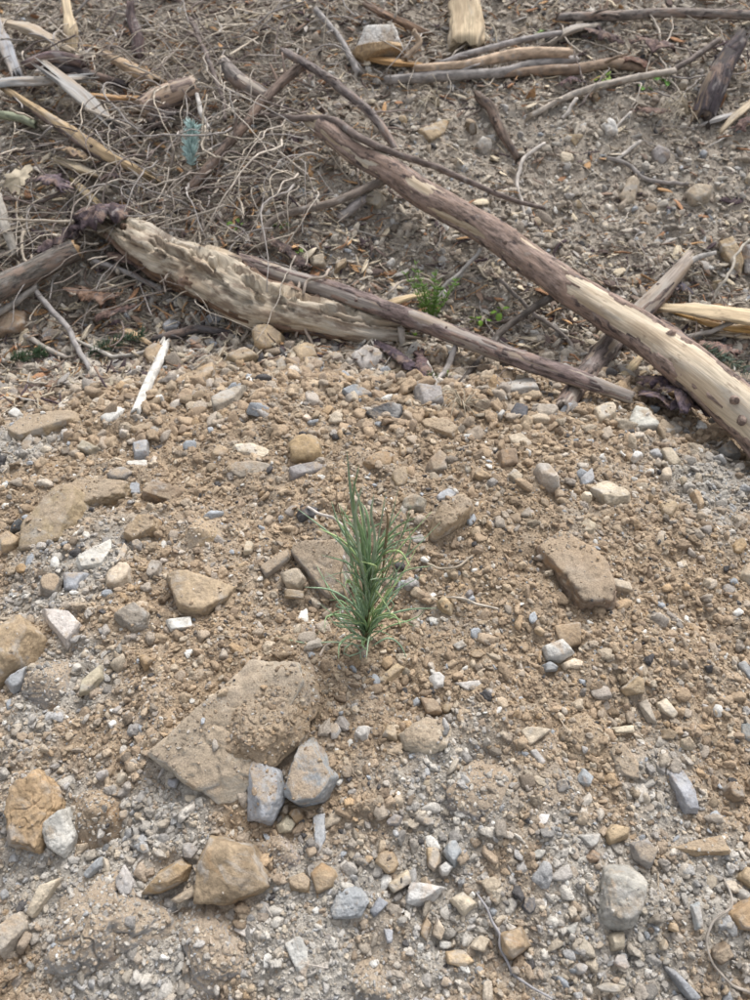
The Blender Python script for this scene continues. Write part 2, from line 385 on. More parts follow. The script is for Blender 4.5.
# colour, thickness, dust, edge wear, name, label, outline on the photograph
HERO = [
((.47, .42, .345),.30,.62,18,'rock_slab','large pale-edged tan slab heaped with soil, below the seedling',[(152,753),(213,690),(250,666),(298,666),(306,690),(285,730),(262,765),(243,797),(222,806),(188,780)]),
('T',.26,.95,5,'soil_clod','heap of tan soil and crumbs lying on the big slab',[(226,706),(252,674),(300,668),(312,688),(296,728),(266,752),(236,742)]),
('G',.5,.95,5,'soil_clod','pale gritty clod below the smooth wedge-topped block',[(175,930),(212,906),(252,940),(262,985),(215,1008),(180,985)]),
('G',.4,.95,5,'soil_clod','low pale clod below and right of the lumpy cream rock',[(440,792),(468,764),(508,772),(520,808),(482,828),(450,818)]),
('N',.4,.95,5,'soil_clod','low brown clod left of the grey-brown upright slab',[(560,735),(580,715),(604,728),(604,755),(580,765)]),
('B',.8,.30,10,'rock','blue-grey boulder with brown lower face against the corner of the big slab',[(245,772),(252,758),(272,758),(284,772),(284,800),(272,822),(252,818),(244,800)]),
('B',.8,.45,10,'rock','larger blue-grey boulder with an ochre smear, beside its brown-faced twin',[(285,770),(297,740),(312,737),(316,752),(330,757),(336,777),(322,799),(298,805),(285,795)]),
('T',.5,.10,14,'rock','smooth tan wedge-topped block with grey blotches, under the big slab',[(195,902),(198,865),(213,831),(233,827),(250,838),(270,887),(260,893),(230,904)]),
('G',.7,.75,5,'soil_clod','big crumbly grey clod caked with gravel in the bottom corner',[(38,975),(47,930),(75,890),(110,877),(140,912),(165,917),(170,935),(137,967),(97,985),(67,987)]),
('O',.7,.15,9,'rock','ochre-streaked block with a grey foot at the picture edge',[(5,832),(10,795),(35,768),(55,788),(58,806),(46,835),(40,851),(8,843)]),
('P',.6,.10,12,'rock','pale grey three-cornered stone beside the ochre-streaked block',[(40,828),(67,808),(77,835),(65,858),(47,846)]),
('N',.9,.7,5,'soil_clod','rounded brown clod above the pale three-cornered stone',[(70,820),(80,795),(100,788),(118,800),(115,825),(97,840),(75,838)]),
('T',.55,.2,15,'rock','tan wedge-shaped block with a dark right flank, over the white rectangular chip',[(167,574),(187,571),(213,577),(235,587),(228,602),(203,616),(180,612),(170,598)]),
('K',.30,.55,18,'rock_slab','grey-brown slab tilted up beside the seedling, soil on its top',[(288,547),(302,543),(338,542),(347,553),(346,594),(328,598),(308,574)]),
('T',.32,.45,14,'rock_slab','tan slab stuck slanting in grey grit near the picture edge',[(22,553),(28,528),(62,488),(80,490),(78,507),(68,520),(62,540),(50,549)]),
('T',.4,.8,8,'rock_slab','soil-covered tan ledge behind the slanting slab',[(62,487),(90,480),(130,482),(124,495),(82,508)]),
('N',.35,.9,7,'rock_slab','broad brown slab plastered with cracked soil on the right-hand slope',[(538,550),(563,533),(583,548),(603,558),(616,590),(613,608),(580,606),(557,575)]),
('T',.6,.9,6,'rock','low brown boulder half under soil, right of the seedling top',[(428,520),(438,504),(463,492),(475,510),(467,521),(447,531),(432,542)]),
('T',.7,.2,14,'rock','big orange-tan block at the left picture edge',[(-8,633),(27,620),(42,637),(23,663),(-6,680)]),
('P',.35,.10,16,'stone','flat grey-white stone with a pointed end, next to the orange-tan edge block',[(38,608),(63,607),(82,625),(66,643),(50,624)]),
('K',.6,.25,9,'stone','rounded grey-tan stone with a blue-grey crown in the left gravel',[(115,614),(133,603),(150,614),(148,626),(133,632),(117,623)]),
('W',.35,.05,18,'stone','small white rectangular chip under the tan wedge-shaped block',[(166,620),(190,616),(192,628),(172,631)]),
('C',.28,.1,18,'stone','thin tan diamond-shaped flake lying aslant in the left gravel',[(77,695),(82,680),(100,665),(101,678),(88,692)]),
('G',.8,.7,4,'soil_clod','lumpy grey clod below the orange-tan edge block',[(20,688),(30,665),(60,667),(61,690),(43,703),(24,701)]),
('B',.5,.1,14,'stone','blue shard wedged between the edge block and the lumpy grey clod',[(5,680),(27,666),(22,686),(12,690)]),
('T',.22,.25,18,'stone','tan leaf-shaped flake resting on the big slab',[(202,758),(213,738),(229,725),(227,744)]),
('C',.25,.2,18,'stone','small triangular cream flake near the lower lip of the big slab',[(205,770),(232,763),(222,782)]),
('N',.5,.8,6,'soil_clod','brown clod above the upper edge of the big slab',[(182,680),(200,668),(214,673),(200,684)]),
('P',.28,.10,18,'stone','flat grey-white triangular stone in the grey grit by the slanting slab',[(75,559),(110,539),(112,548),(102,567),(81,568)]),
('C',.6,.15,8,'stone','plump cream stone below the flat grey-white triangle',[(105,577),(120,563),(135,567),(133,580),(120,589),(107,587)]),
('N',.5,.25,16,'stone','square-edged brown block with dark front, above the tan lump field',[(140,490),(150,480),(183,489),(188,497),(177,504),(144,498)]),
('B',.5,.05,16,'stone','blue-grey cube-like chip standing among tan crumbs on the left',[(133,443),(148,442),(147,455),(135,456)]),
('P',.3,.1,16,'stone','pale flat chip directly below the blue-grey cube-like chip',[(126,462),(146,459),(147,466),(128,467)]),
('G',.6,.2,10,'stone','grey lump with a rounded top behind the square-edged brown block',[(107,474),(123,467),(134,474),(127,481),(110,481)]),
('B',.4,.05,16,'stone','light blue chip between grey lump and brown block',[(127,484),(139,483),(140,494),(129,494)]),
('B',.6,.3,9,'stone','blue-grey stone below the flat grey-white triangle, beside the plump cream stone',[(63,573),(87,573),(78,593),(65,594)]),
('K',.6,.6,7,'stone','rounded grey-buff stone at the foot of the grey grit patch',[(40,578),(55,572),(63,582),(58,595),(42,595)]),
('D',.7,.05,8,'stone','dark blue-black pebble by the left picture edge',[(10,525),(18,519),(26,524),(22,531),(12,532)]),
('O',.6,.1,8,'stone','small bright orange pebble by the left picture edge',[(15,568),(22,563),(29,568),(25,573),(17,573)]),
('T',.6,.4,10,'stone','tan stone cut by the picture edge beside the slanting slab',[(-4,540),(8,531),(19,538),(17,549),(0,551)]),
('T',.4,.6,10,'rock_slab','long low tan ledge near the left picture edge, under the white shard',[(8,430),(20,420),(50,413),(80,415),(80,423),(50,427),(20,438)]),
('K',.4,.2,14,'stone','upright buff chip leaning on the long tan ledge',[(20,447),(30,432),(34,440),(28,453)]),
('T',.35,.3,14,'stone','flat tan flake near the foot of the white stick',[(130,428),(157,420),(153,430),(134,432)]),
('T',.5,.4,9,'stone','smooth tan-grey hump beside the round grey pebble',[(120,535),(140,517),(160,517),(161,527),(135,541)]),
('T',.6,.8,5,'soil_clod','soft tan clod above the tan wedge-shaped block',[(186,530),(195,521),(212,525),(218,538),(205,545),(190,541)]),
('G',.8,.1,7,'stone','small round grey pebble among cream stones',[(131,545),(137,539),(143,544),(141,551),(133,551)]),
('K',.6,.2,8,'stone','oval grey-buff stone right of the plump cream stone',[(145,575),(151,561),(161,562),(160,575),(150,580)]),
('C',.4,.2,14,'stone','upright pinkish-tan splinter of stone above the plump cream stone',[(115,563),(124,543),(129,548),(123,564)]),
('T',.5,.3,10,'stone','tan pebble left of the orange-capped stone, upper of two',[(211,451),(222,445),(230,449),(226,456),(214,457)]),
('K',.4,.3,12,'stone','long grey-buff flat stone left of the orange-capped stone',[(230,463),(250,461),(270,466),(268,473),(240,477),(230,472)]),
('C',.4,.2,12,'stone','flat cream stone above the long grey-buff flat stone',[(233,447),(248,443),(272,451),(262,458),(238,455)]),
('O',.6,.2,12,'stone','orange-capped stone behind the seedling tip',[(290,446),(302,433),(318,438),(323,462),(292,464)]),
('G',.5,.1,18,'stone','dark-fronted rectangular stone at the foot of the orange-capped stone',[(290,466),(322,463),(322,473),(292,478)]),
('D',.5,.1,14,'rock','dark grey angular slab in the middle of the crest',[(362,413),(380,405),(400,404),(402,420),(378,424)]),
('T',.5,.7,7,'rock','long tan hump right of the dark angular slab',[(420,421),(445,418),(458,430),(453,441),(425,430)]),
('C',.5,.15,14,'stone','cream five-sided stone against the tilted slab beside the seedling',[(281,574),(297,568),(305,579),(297,588),(284,583)]),
('T',.4,.15,16,'stone','small oblong tan stone below the cream five-sided stone',[(282,590),(303,590),(303,598),(283,597)]),
('K',.25,.6,16,'stone','thin soil-dusted plate left of the tilted slab',[(260,567),(287,550),(289,558),(267,576)]),
('K',.6,.2,9,'stone','pinkish-buff stone touching the seedling on its right',[(402,500),(412,493),(425,499),(423,512),(404,513)]),
('B',.6,0,7,'stone','smooth blue-grey pebble right of the pinkish-buff stone',[(437,496),(447,488),(456,494),(451,501),(439,501)]),
('K',.5,.3,10,'stone','grey-buff cleft stone behind the smooth blue-grey pebble',[(427,464),(440,451),(449,457),(447,470),(431,473)]),
('T',.5,.5,8,'stone','tan stone standing between seedling tip and the grey-buff cleft stone',[(391,474),(407,466),(408,486),(396,490)]),
('O',.5,.3,10,'stone','rusty tan wedge behind the seedling tip',[(363,462),(382,452),(393,456),(390,466),(370,467)]),
('G',.7,.1,8,'stone','round purplish-grey pebble right of the seedling base needles',[(403,583),(410,577),(418,581),(417,590),(406,590)]),
('D',.5,.1,10,'stone','dark shard behind the pale root left of the seedling',[(297,512),(307,506),(318,508),(314,517),(300,519)]),
('P',.25,.05,16,'stone','white flake right of the seedling under the half-buried boulder',[(411,537),(422,534),(426,541),(414,543)]),
('D',.7,.2,8,'rock','dark charcoal rock under the lower end of the diagonal log',[(708,420),(722,411),(737,420),(741,433),(727,443),(712,440)]),
('P',.35,.1,14,'stone','pale grey angular slab by the purple bark heap',[(628,422),(635,407),(648,410),(661,428),(633,428)]),
('C',.45,.10,16,'stone','cream flat-topped block with dark front on the right slope',[(590,490),(607,482),(628,491),(630,498),(608,504)]),
('K',.5,.2,10,'stone','grey-buff stone left of the blue-grey spike near the crest',[(532,466),(547,463),(560,479),(558,488),(543,481)]),
('B',.5,.05,16,'stone','blue-grey spike standing above the cream flat-topped block',[(580,479),(592,468),(594,481),(583,487)]),
('C',.4,.15,10,'stone','long cream cobble lying on the crest right of centre',[(507,436),(522,434),(534,442),(527,449),(511,444)]),
('N',.6,.2,12,'stone','square brown stone left of the long cream cobble',[(499,451),(516,449),(518,464),(502,468)]),
('C',.45,.1,10,'stone','cream finger-shaped stone at the edge of the broad plastered slab',[(610,579),(630,583),(633,591),(614,588)]),
('C',.5,.3,10,'stone','cream-tan stone above the broad plastered slab',[(577,526),(586,519),(596,524),(593,534),(581,534)]),
('D',.5,.05,14,'stone','dark bluish wedge on the crest below the log tip',[(507,417),(516,404),(528,409),(526,419),(512,420)]),
('C',.5,.2,12,'stone','cream block at the cut tip of the lower log',[(592,408),(612,403),(618,415),(600,423)]),
('C',.3,.2,16,'stone','narrow cream plate on the right crest',[(661,450),(670,447),(683,465),(668,464)]),
('G',.5,.2,12,'stone','grey stone next to the charcoal rock, half in white grit',[(720,448),(730,441),(741,456),(724,458)]),
('T',.5,.2,12,'stone','tan oblong pebble in the white grit of the right edge',[(692,492),(698,489),(704,505),(699,509)]),
('W',.6,0,7,'stone','white egg-shaped pebble below the seedling',[(428,678),(437,671),(447,679),(446,687),(435,689)]),
('P',.4,.2,10,'stone','grey-white flat stone right of the white egg-shaped pebble',[(454,683),(482,680),(488,691),(477,697)]),
('C',.6,.5,8,'rock','lumpy cream rock dusted with soil below the seedling',[(400,734),(428,717),(449,726),(452,746),(430,755),(404,748)]),
('N',.4,.4,14,'stone','upright brown fragment at the upper corner of the big slab',[(303,670),(313,665),(322,697),(311,700)]),
('T',.3,.2,14,'stone','tan flake leaning under the seedling roots',[(377,681),(397,663),(404,667),(385,684)]),
('N',.5,.3,14,'stone','brown square-cut stone above the lumpy cream rock',[(420,698),(436,699),(442,711),(427,714)]),
('P',.4,.05,14,'stone','small pale chip right of the seedling foot',[(453,645),(462,640),(467,646),(458,650)]),
('T',.5,.2,16,'rock','tan square slab standing behind the white block on the right',[(555,626),(580,623),(581,647),(561,650)]),
('W',.6,.1,12,'stone','white block in front of the tan square slab',[(544,646),(563,639),(574,652),(561,661),(547,659)]),
('B',.6,0,8,'stone','pale blue pebble under the white block',[(543,665),(551,661),(558,665),(556,670),(545,671)]),
('C',.5,.1,9,'stone','cream cobble right of the pale blue pebble',[(562,664),(574,658),(585,662),(580,668),(565,669)]),
('C',.28,.05,18,'stone','cream arrowhead-shaped flake on the lower right slope',[(518,733),(527,727),(552,729),(529,746)]),
('W',.3,.05,16,'stone','white slat-like shard below the cream arrowhead flake',[(529,751),(536,749),(547,763),(542,767)]),
('C',.35,.05,12,'stone','oval cream flake, right one of a pair on the right slope',[(658,704),(667,699),(678,713),(673,719),(662,711)]),
('K',.35,.10,14,'stone','grey-buff blade left of the oval cream flake',[(640,704),(648,700),(657,723),(648,721)]),
('C',.4,.05,12,'stone','slim cream bar lying level on the right slope',[(612,728),(634,725),(634,732),(616,733)]),
('K',.4,.6,9,'rock','grey-brown upright slab on the lower right slope',[(608,746),(623,742),(637,763),(639,783),(618,775)]),
('B',.5,.1,14,'stone','blue-grey spearhead rock pointing up the right slope',[(667,775),(675,763),(690,779),(698,810),(686,811)]),
('B',.6,.05,10,'stone','small blue stone below the grey-brown upright slab',[(575,781),(583,768),(593,777),(588,788)]),
('G',.6,.2,9,'stone','round grey stone left of the small blue stone',[(553,783),(563,777),(569,789),(556,794)]),
('G',.6,.1,10,'stone','grey chip between upright slab and spearhead rock',[(653,761),(666,763),(664,775),(655,771)]),
('B',.4,.05,16,'stone','light blue splinter at the right picture edge',[(737,663),(744,660),(754,675),(750,683)]),
('O',.5,.15,12,'stone','flat ochre stone left of the smooth wedge-topped block',[(143,892),(157,875),(182,860),(192,867),(187,878),(160,891)]),
('C',.35,.1,14,'stone','cream sliver under the flat ochre stone',[(173,900),(193,887),(196,895),(180,903)]),
('W',.35,.05,14,'stone','white flake below the smooth wedge-topped block',[(232,929),(250,922),(259,930),(246,937)]),
('C',.3,.1,14,'stone','long cream sliver pointing at the big crumbly clod',[(27,913),(40,886),(62,877),(48,897),(33,917)]),
('K',.45,.3,12,'stone','grey-tan plate at the lower left picture edge',[(-4,928),(17,913),(31,925),(2,957)]),
('W',.6,.05,9,'stone','white stone on the brow of the big crumbly clod',[(115,880),(123,867),(133,883),(130,895),(120,893)]),
('B',.5,.1,12,'stone','blue-grey stone behind the big crumbly clod',[(83,874),(99,857),(101,866),(88,878)]),
('B',.35,0,18,'stone','slim sky-blue bar of slate standing below the twin boulders',[(313,817),(325,814),(325,840),(317,857)]),
('C',.6,.05,8,'stone','cream pebble under the brown-faced boulder',[(278,824),(287,816),(296,822),(292,831),(280,832)]),
('O',.6,.05,10,'stone','orange pebble touching the cream pebble under the twin boulders',[(288,812),(298,806),(304,818),(296,824)]),
('G',.7,.6,5,'soil_clod','rough grey clod above the buff star-shaped stone',[(258,844),(280,833),(303,856),(300,873),(275,868)]),
('T',.6,.1,10,'stone','buff star-shaped stone by the rough grey clod',[(310,874),(322,863),(336,872),(333,887),(317,894)]),
('T',.6,.4,9,'stone','dull tan stone left of the buff star-shaped stone',[(288,879),(303,873),(311,880),(308,892),(292,890)]),
('B',.6,.1,8,'stone','bluish-white round stone in the bottom gravel',[(330,911),(340,890),(360,887),(369,903),(360,917),(334,919)]),
('W',.45,.05,16,'stone','sharp white wedge with a buff top in the bottom gravel',[(404,901),(412,880),(441,887),(433,897),(413,905)]),
('C',.5,.05,12,'stone','cream stone left of the sharp white wedge',[(388,884),(409,870),(411,883),(394,893)]),
('B',.6,.05,9,'stone','blue-grey nugget above the sharp white wedge',[(443,851),(453,837),(462,852),(454,864)]),
('C',.6,.05,9,'stone','cream nugget near the forked grey twig',[(452,899),(463,893),(475,903),(464,915)]),
('W',.4,.1,11,'stone','long white slab lying upright in the bottom gravel',[(283,939),(300,935),(310,950),(313,977),(300,978)]),
('T',.5,.15,12,'stone','tan cushion-shaped stone below the forked grey twig',[(447,953),(463,950),(474,961),(464,968),(449,963)]),
('T',.5,.1,14,'stone','tan pentagonal stone left of the blue-grey nugget',[(427,848),(437,847),(442,860),(434,870),(427,863)]),
('W',.6,.05,9,'stone','small white stone under the blue-grey nugget',[(439,867),(446,862),(452,867),(449,874),(441,874)]),
('T',.5,.2,12,'stone','tan shard, left one of two side by side above the cushion stone',[(419,932),(427,918),(431,924),(426,940)]),
('C',.5,.2,12,'stone','tan shard, right one of two side by side above the cushion stone',[(433,934),(438,918),(445,930),(441,940)]),
('C',.5,.1,10,'stone','cream stone on the bend of the forked grey twig',[(470,947),(480,935),(489,940),(484,953)]),
('B',.5,.05,12,'stone','blue-grey wedge beside the bluish-white round stone',[(370,911),(379,897),(388,903),(375,918)]),
('P',.6,0,8,'stone','pale blue-white pebble on the grey grit below the lumpy cream rock',[(454,813),(461,808),(468,812),(465,818),(456,818)]),
('G',.6,.1,8,'stone','oval mid-grey pebble below the twin boulders, toward the centre',[(386,822),(394,813),(403,817),(400,826),(389,826)]),
('G',.7,.5,4,'soil_clod','speckled light grey clod at the bottom picture edge',[(343,985),(352,968),(375,962),(392,975),(394,1000),(360,1006)]),
('T',.8,.05,16,'stone','tan cube-shaped stone at the end of the forked grey twig',[(501,934),(520,928),(528,946),(513,958),(503,953)]),
('P',.8,.2,9,'rock','big grey-white rock with a caved front on the lower right',[(600,893),(603,868),(633,866),(647,882),(647,901),(634,927),(611,932),(600,917)]),
('T',.5,.1,10,'stone','smooth tan cobble above the big grey-white rock',[(603,837),(613,824),(629,826),(628,835),(611,843)]),
('P',.35,.05,16,'stone','pale three-cornered plate left of the smooth tan cobble',[(580,836),(602,833),(593,850)]),
('N',.6,.05,9,'stone','rusty brown pebble under the pale three-cornered plate',[(586,857),(593,850),(600,854),(598,862),(589,863)]),
('T',.35,.5,10,'rock_slab','long tan band of rock running level on the lower right',[(663,847),(693,842),(720,836),(730,853),(697,854)]),
('G',.5,.3,9,'rock','grey weathered rock behind the big grey-white rock',[(630,843),(647,840),(657,850),(652,867),(634,858)]),
('O',.5,.05,12,'rock','bright orange stone cut by the lower right picture edge',[(729,915),(752,896),(754,930),(740,928)]),
('N',.6,.5,9,'stone','dull brown stone under the bright orange edge stone',[(708,953),(727,943),(734,956),(721,965)]),
('B',.4,0,18,'stone','blue slate bar lying aslant at the bottom picture edge',[(667,968),(677,972),(701,997),(691,1002)]),
('B',.4,0,16,'stone','thin blue upright chip right of the big grey-white rock',[(692,906),(700,903),(703,927),(697,929)]),
('P',.4,.05,14,'stone','pale kite-shaped chip left of the big grey-white rock',[(565,929),(578,922),(574,937)]),
('C',.5,.1,9,'stone','cream tooth-shaped stone under the big grey-white rock',[(610,934),(625,933),(624,947),(614,949)]),
('C',.4,.1,10,'stone','flat cream cobble at the bottom picture edge, right half',[(597,987),(610,983),(625,986),(620,992),(602,992)]),
# crest below the logs
('P',.5,.1,12,'rock','pale grey rock under the lower log near its middle',[(350,358),(367,348),(384,353),(379,367),(362,371)]),
('N',.4,.05,14,'stone','dark rust-brown flat stone left of the pale crest rock',[(306,374),(343,370),(348,377),(323,383)]),
('T',.7,.4,7,'rock','tan crumbly rock below the split pale log',[(252,332),(270,323),(283,333),(279,351),(257,354)]),
('T',.6,.2,11,'rock','buff angular rock under the end of the split pale log',[(292,351),(313,343),(318,357),(301,370)]),
('C',.5,.2,11,'stone','cream angular stone between tan crumbly rock and buff rock',[(275,362),(286,357),(288,370),(278,374)]),
('G',.5,.1,14,'stone','grey blade of rock standing under the lower log',[(405,358),(413,342),(424,347),(418,363)]),
('G',.5,.2,11,'rock','grey block on the crest behind the root tuft',[(415,385),(440,388),(444,405),(419,411)]),
('B',.4,.15,12,'stone','blue-grey flat stone on the crest left of the grey block',[(342,390),(356,385),(372,394),(352,400)]),
('T',.3,.2,16,'rock_slab','thin tan slab pointing right beside the white stick',[(167,384),(213,363),(214,371),(200,386)]),
('K',.3,.1,14,'rock_slab','greenish-grey slab below the thin tan slab',[(212,401),(246,383),(234,400),(214,412)]),
('T',.6,.3,11,'rock','tan rock left of the tan crumbly rock',[(226,358),(248,347),(259,358),(237,368)]),
('T',.5,.3,11,'rock','buff rock behind the top of the white stick',[(143,352),(160,343),(171,352),(152,371)]),
('N',.6,.2,8,'stone','rounded brown stone left of the white stick',[(98,378),(108,371),(119,377),(114,384),(101,384)]),
('W',.35,.05,14,'stone','white shell-like chip in dark soil at the left',[(29,381),(37,376),(45,380),(40,386),(31,386)]),
('W',.4,.05,14,'stone','white shard near the left picture edge above the long tan ledge',[(8,413),(15,407),(23,414),(17,419)]),
('B',.5,.1,11,'stone','blue-grey stone under the bark-lined edge of the split pale log',[(163,324),(171,317),(181,323),(176,331),(165,331)]),
('B',.5,.1,11,'stone','larger blue-grey stone under the split pale log',[(203,320),(214,311),(224,317),(218,326),(206,326)]),
('G',.5,.1,11,'stone','grey stone below the dark twig under the split pale log',[(185,343),(194,336),(203,341),(198,348),(187,348)]),
('P',.35,.15,13,'rock_slab','pale grey flat slab on the crest under the lower log',[(500,381),(533,378),(539,390),(511,396)]),
('N',.6,.2,11,'rock','brown rock at the left picture edge under the grey branch',[(-5,314),(26,310),(28,332),(-3,337)]),
# bank behind
('C',.5,.1,10,'stone','tall cream stone on the bank above the diagonal log',[(618,200),(629,178),(640,175),(634,203),(624,208)]),
('C',.6,.3,9,'rock','orange-cream rock in pale grit on the bank',[(684,194),(697,182),(713,187),(708,201),(691,208)]),
('T',.4,.1,12,'stone','tan three-cornered stone high on the bank',[(564,135),(583,135),(575,147)]),
('T',.3,.1,16,'stone','tan pointed flake on the bank above the diagonal log top',[(418,129),(450,120),(444,134),(430,143)]),
('T',.5,.15,12,'rock','tan lopsided rock by the right picture edge above the split wood',[(716,244),(733,239),(744,262),(740,278),(729,266)]),
('G',.6,.15,10,'rock','grey rock cut by the right picture edge, beside the tan lopsided rock',[(742,250),(752,243),(760,262),(755,278),(744,274)]),
('C',.5,.15,10,'stone','cream stone under the diagonal log near its top',[(360,201),(376,190),(388,199),(378,208)]),
('C',.5,.15,11,'stone','cream stone between the two logs at the left',[(310,258),(324,254),(325,267),(313,268)]),
]
for (c, th, du, k, nm, lb, pts) in HERO:
    cl = nm == 'soil_clod'
    stone(nm, pts, c, lb, 'soil clod' if cl else 'rock' if nm.startswith('rock') else 'stone', thick=th, dust=1.0 if cl else du, k=k,
          amp=0.075 if cl else 0.045 if k > 9 else 0.07, group='soil clods' if cl else 'rocks and stones', extra=2 if nm == 'rock_slab' else 3 if cl else 6,
          lean=0.22 if nm == 'rock_slab' else 0.14 if cl else 0.32, lift=2.1 if lb.startswith('heap') else -.1 if cl else .3 if lb.startswith('large pale') else .7 if 330 < np.mean([q[1] for q in pts]) < 425 else .3)

# ---- the smaller loose stones, each its own, told apart by look and by the landmark next to it
LAND = [('big soil-heaped slab', (225, 735)), ('smooth wedge-topped block', (232, 868)), ('big crumbly clod', (105, 935)), ('ochre-streaked block', (32, 810)),
        ('tan wedge-shaped block', (200, 594)), ('tilted slab by the seedling', (320, 570)), ('slanting tan slab', (50, 522)), ('broad plastered slab', (578, 570)),
        ('half-buried brown boulder', (450, 515)), ('orange-tan edge block', (18, 648)), ('lumpy cream rock', (427, 736)), ('white block', (559, 650)),
        ('big grey-white rock', (622, 900)), ('long tan rock band', (697, 847)), ('blue-grey spearhead rock', (682, 787)), ('tan cube-shaped stone', (514, 943)),
        ('sharp white wedge', (422, 892)), ('bluish-white round stone', (350, 903)), ('cream flat-topped block', (609, 493)), ('orange-capped stone', (306, 450)),
        ('dark angular crest slab', (384, 414)), ('white stick', (151, 378)), ('charcoal rock', (724, 428)), ('seedling foot', (368, 645)), ('thin tan crest slab', (193, 376)),
        ('tan upright slab', (568, 636)), ('upright grey-brown slab', (622, 762)), ('blue-grey twin boulders', (290, 780)), ('long cream cobble', (520, 441)),
        ('tall cream bank stone', (629, 190)), ('orange-cream bank rock', (698, 195)), ('tan pointed bank flake', (434, 131)), ('top of the diagonal log', (335, 140)),
        ('lower log', (470, 345)), ('cut tip of the lower log', (630, 398)), ('split pale log', (230, 290))]
CNAME = {'T': 'tan', 'C': 'cream', 'O': 'orange', 'G': 'grey', 'P': 'pale grey', 'B': 'blue-grey', 'D': 'dark', 'N': 'brown', 'W': 'white', 'K': 'grey-buff'}
rng = np.random.default_rng(99)
used_labels = {}
taken = [(s['px'][0], s['px'][1], s['r']) for s in STONES]
N_AUTO, tries = 296 - len(STONES), 0
auto = []
while len(auto) < N_AUTO and tries < 20000:
    tries += 1
    if rng.random() < 0.80: x, y = rng.uniform(-5, 755), rng.uniform(335, 1000)
    else: x, y = rng.uniform(330, 755), rng.uniform(60, 335)
    s = 9 + 15 * rng.random() ** 2.2 * (0.75 + 0.4 * y / 1000)
    if y < 335: s *= 0.85
    elif rng.random() < 0.45 and y < 640 and x > 200: s *= 0.85
    if any((x - a) ** 2 + (y - b) ** 2 < (r * 0.92 + s * 0.62) ** 2 for a, b, r in taken): continue
    if (x - 372) ** 2 / 40 ** 2 + (y - 600) ** 2 / 70 ** 2 < 1: continue
    taken.append((x, y, s / 2)); auto.append((x, y, s))
auto.sort(key=lambda a: -a[2])
for i, (x, y, s) in enumerate(auto):
    g = P(x, y); gr = float(greyness(np.array([g.x]), np.array([g.y]))[0])
    pw = dict(T=.34, C=.15, O=.04, G=.10, P=.10, B=.06, D=.02, N=.12, W=.04, K=.08) if gr < .5 else dict(T=.12, C=.16, O=.03, G=.16, P=.2, B=.14, D=.02, N=.03, W=.06, K=.12)
    if y < 335: pw = dict(T=.12, C=.12, O=.02, G=.26, P=.18, B=.08, D=.03, N=.06, W=.06, K=.07)
    ks = list(pw); pv = np.array([pw[q] for q in ks]); c = ks[rng.choice(len(ks), p=pv / pv.sum())]
    asp = rng.uniform(0.5, 0.95); rot = rng.normal() * 0.7; n = int(rng.integers(4, 7))
    th = rng.uniform(0.35, 0.75); kk = rng.choice([7, 9, 12, 16])
    pts = blob(x, y, s * 1.15, s * 1.15 * asp, rot, n, rng)
    shape = ('oblong' if asp < 0.62 else 'flat' if th < 0.45 else 'rounded' if kk <= 9 else 'sharp-edged' if kk >= 16 else 'angular')
    ln, lp = min(LAND, key=lambda q: (q[1][0] - x) ** 2 + (q[1][1] - y) ** 2)
    dx, dy = x - lp[0], y - lp[1]
    rel = ('just ' if math.hypot(dx, dy) < 40 else '') + (('right of' if dx > 0 else 'left of') if abs(dx) > 2.2 * abs(dy) else ('below' if dy > 0 else 'above') if abs(dy) > 2.2 * abs(dx)
          else ('below and ' if dy > 0 else 'above and ') + ('right of' if dx > 0 else 'left of'))
    kind = 'pebble' if s < 11.5 else 'stone'
    key = (c, shape, kind, rel, ln)
    used_labels[key] = used_labels.get(key, 0) + 1
    m = used_labels[key]
    lb = f"{CNAME[c]} {shape} {kind} {rel} the {ln}"
    if m > 1: lb = ['', '', 'second, smaller ', 'third, smaller still ', 'fourth and tiniest '][min(m, 4)] + lb
    stone('pebble' if kind == 'pebble' else 'stone', pts, c, lb, kind, thick=th, dust=float(rng.uniform(0, .45)), k=int(kk), amp=0.06, level=4 if s > 13 else 3, group='rocks and stones', lift=0.35, seed=1000 + i * 7)

# ================================================================= wood
def catmull(pts, n):
    p = [np.array(q, float) for q in pts]; p = [2 * p[0] - p[1]] + p + [2 * p[-1] - p[-2]]
    out = []; m = len(p) - 3
    for i in range(n):
        t = i / (n - 1) * m; k = min(int(t), m - 1); t -= k
        a, b, c, d = p[k:k + 4]
        out.append(0.5 * (2 * b + (c - a) * t + (2 * a - 5 * b + 4 * c - d) * t * t + (3 * b - a - 3 * c + d) * t ** 3))
    return np.array(out)
def frames(path):
    T = np.gradient(path, axis=0); T /= np.linalg.norm(T, axis=1)[:, None] + 1e-12
    u = np.array([0, 0, 1.0]); u = u - T[0] * (u @ T[0])
    if np.linalg.norm(u) < 0.1: u = np.array([0, 1.0, 0]) - T[0] * T[0][1]
    U_ = []
    for t in T:
        u = u - t * (u @ t); u /= np.linalg.norm(u); U_.append(u)
    U_ = np.array(U_); return T, U_, np.cross(T, U_)
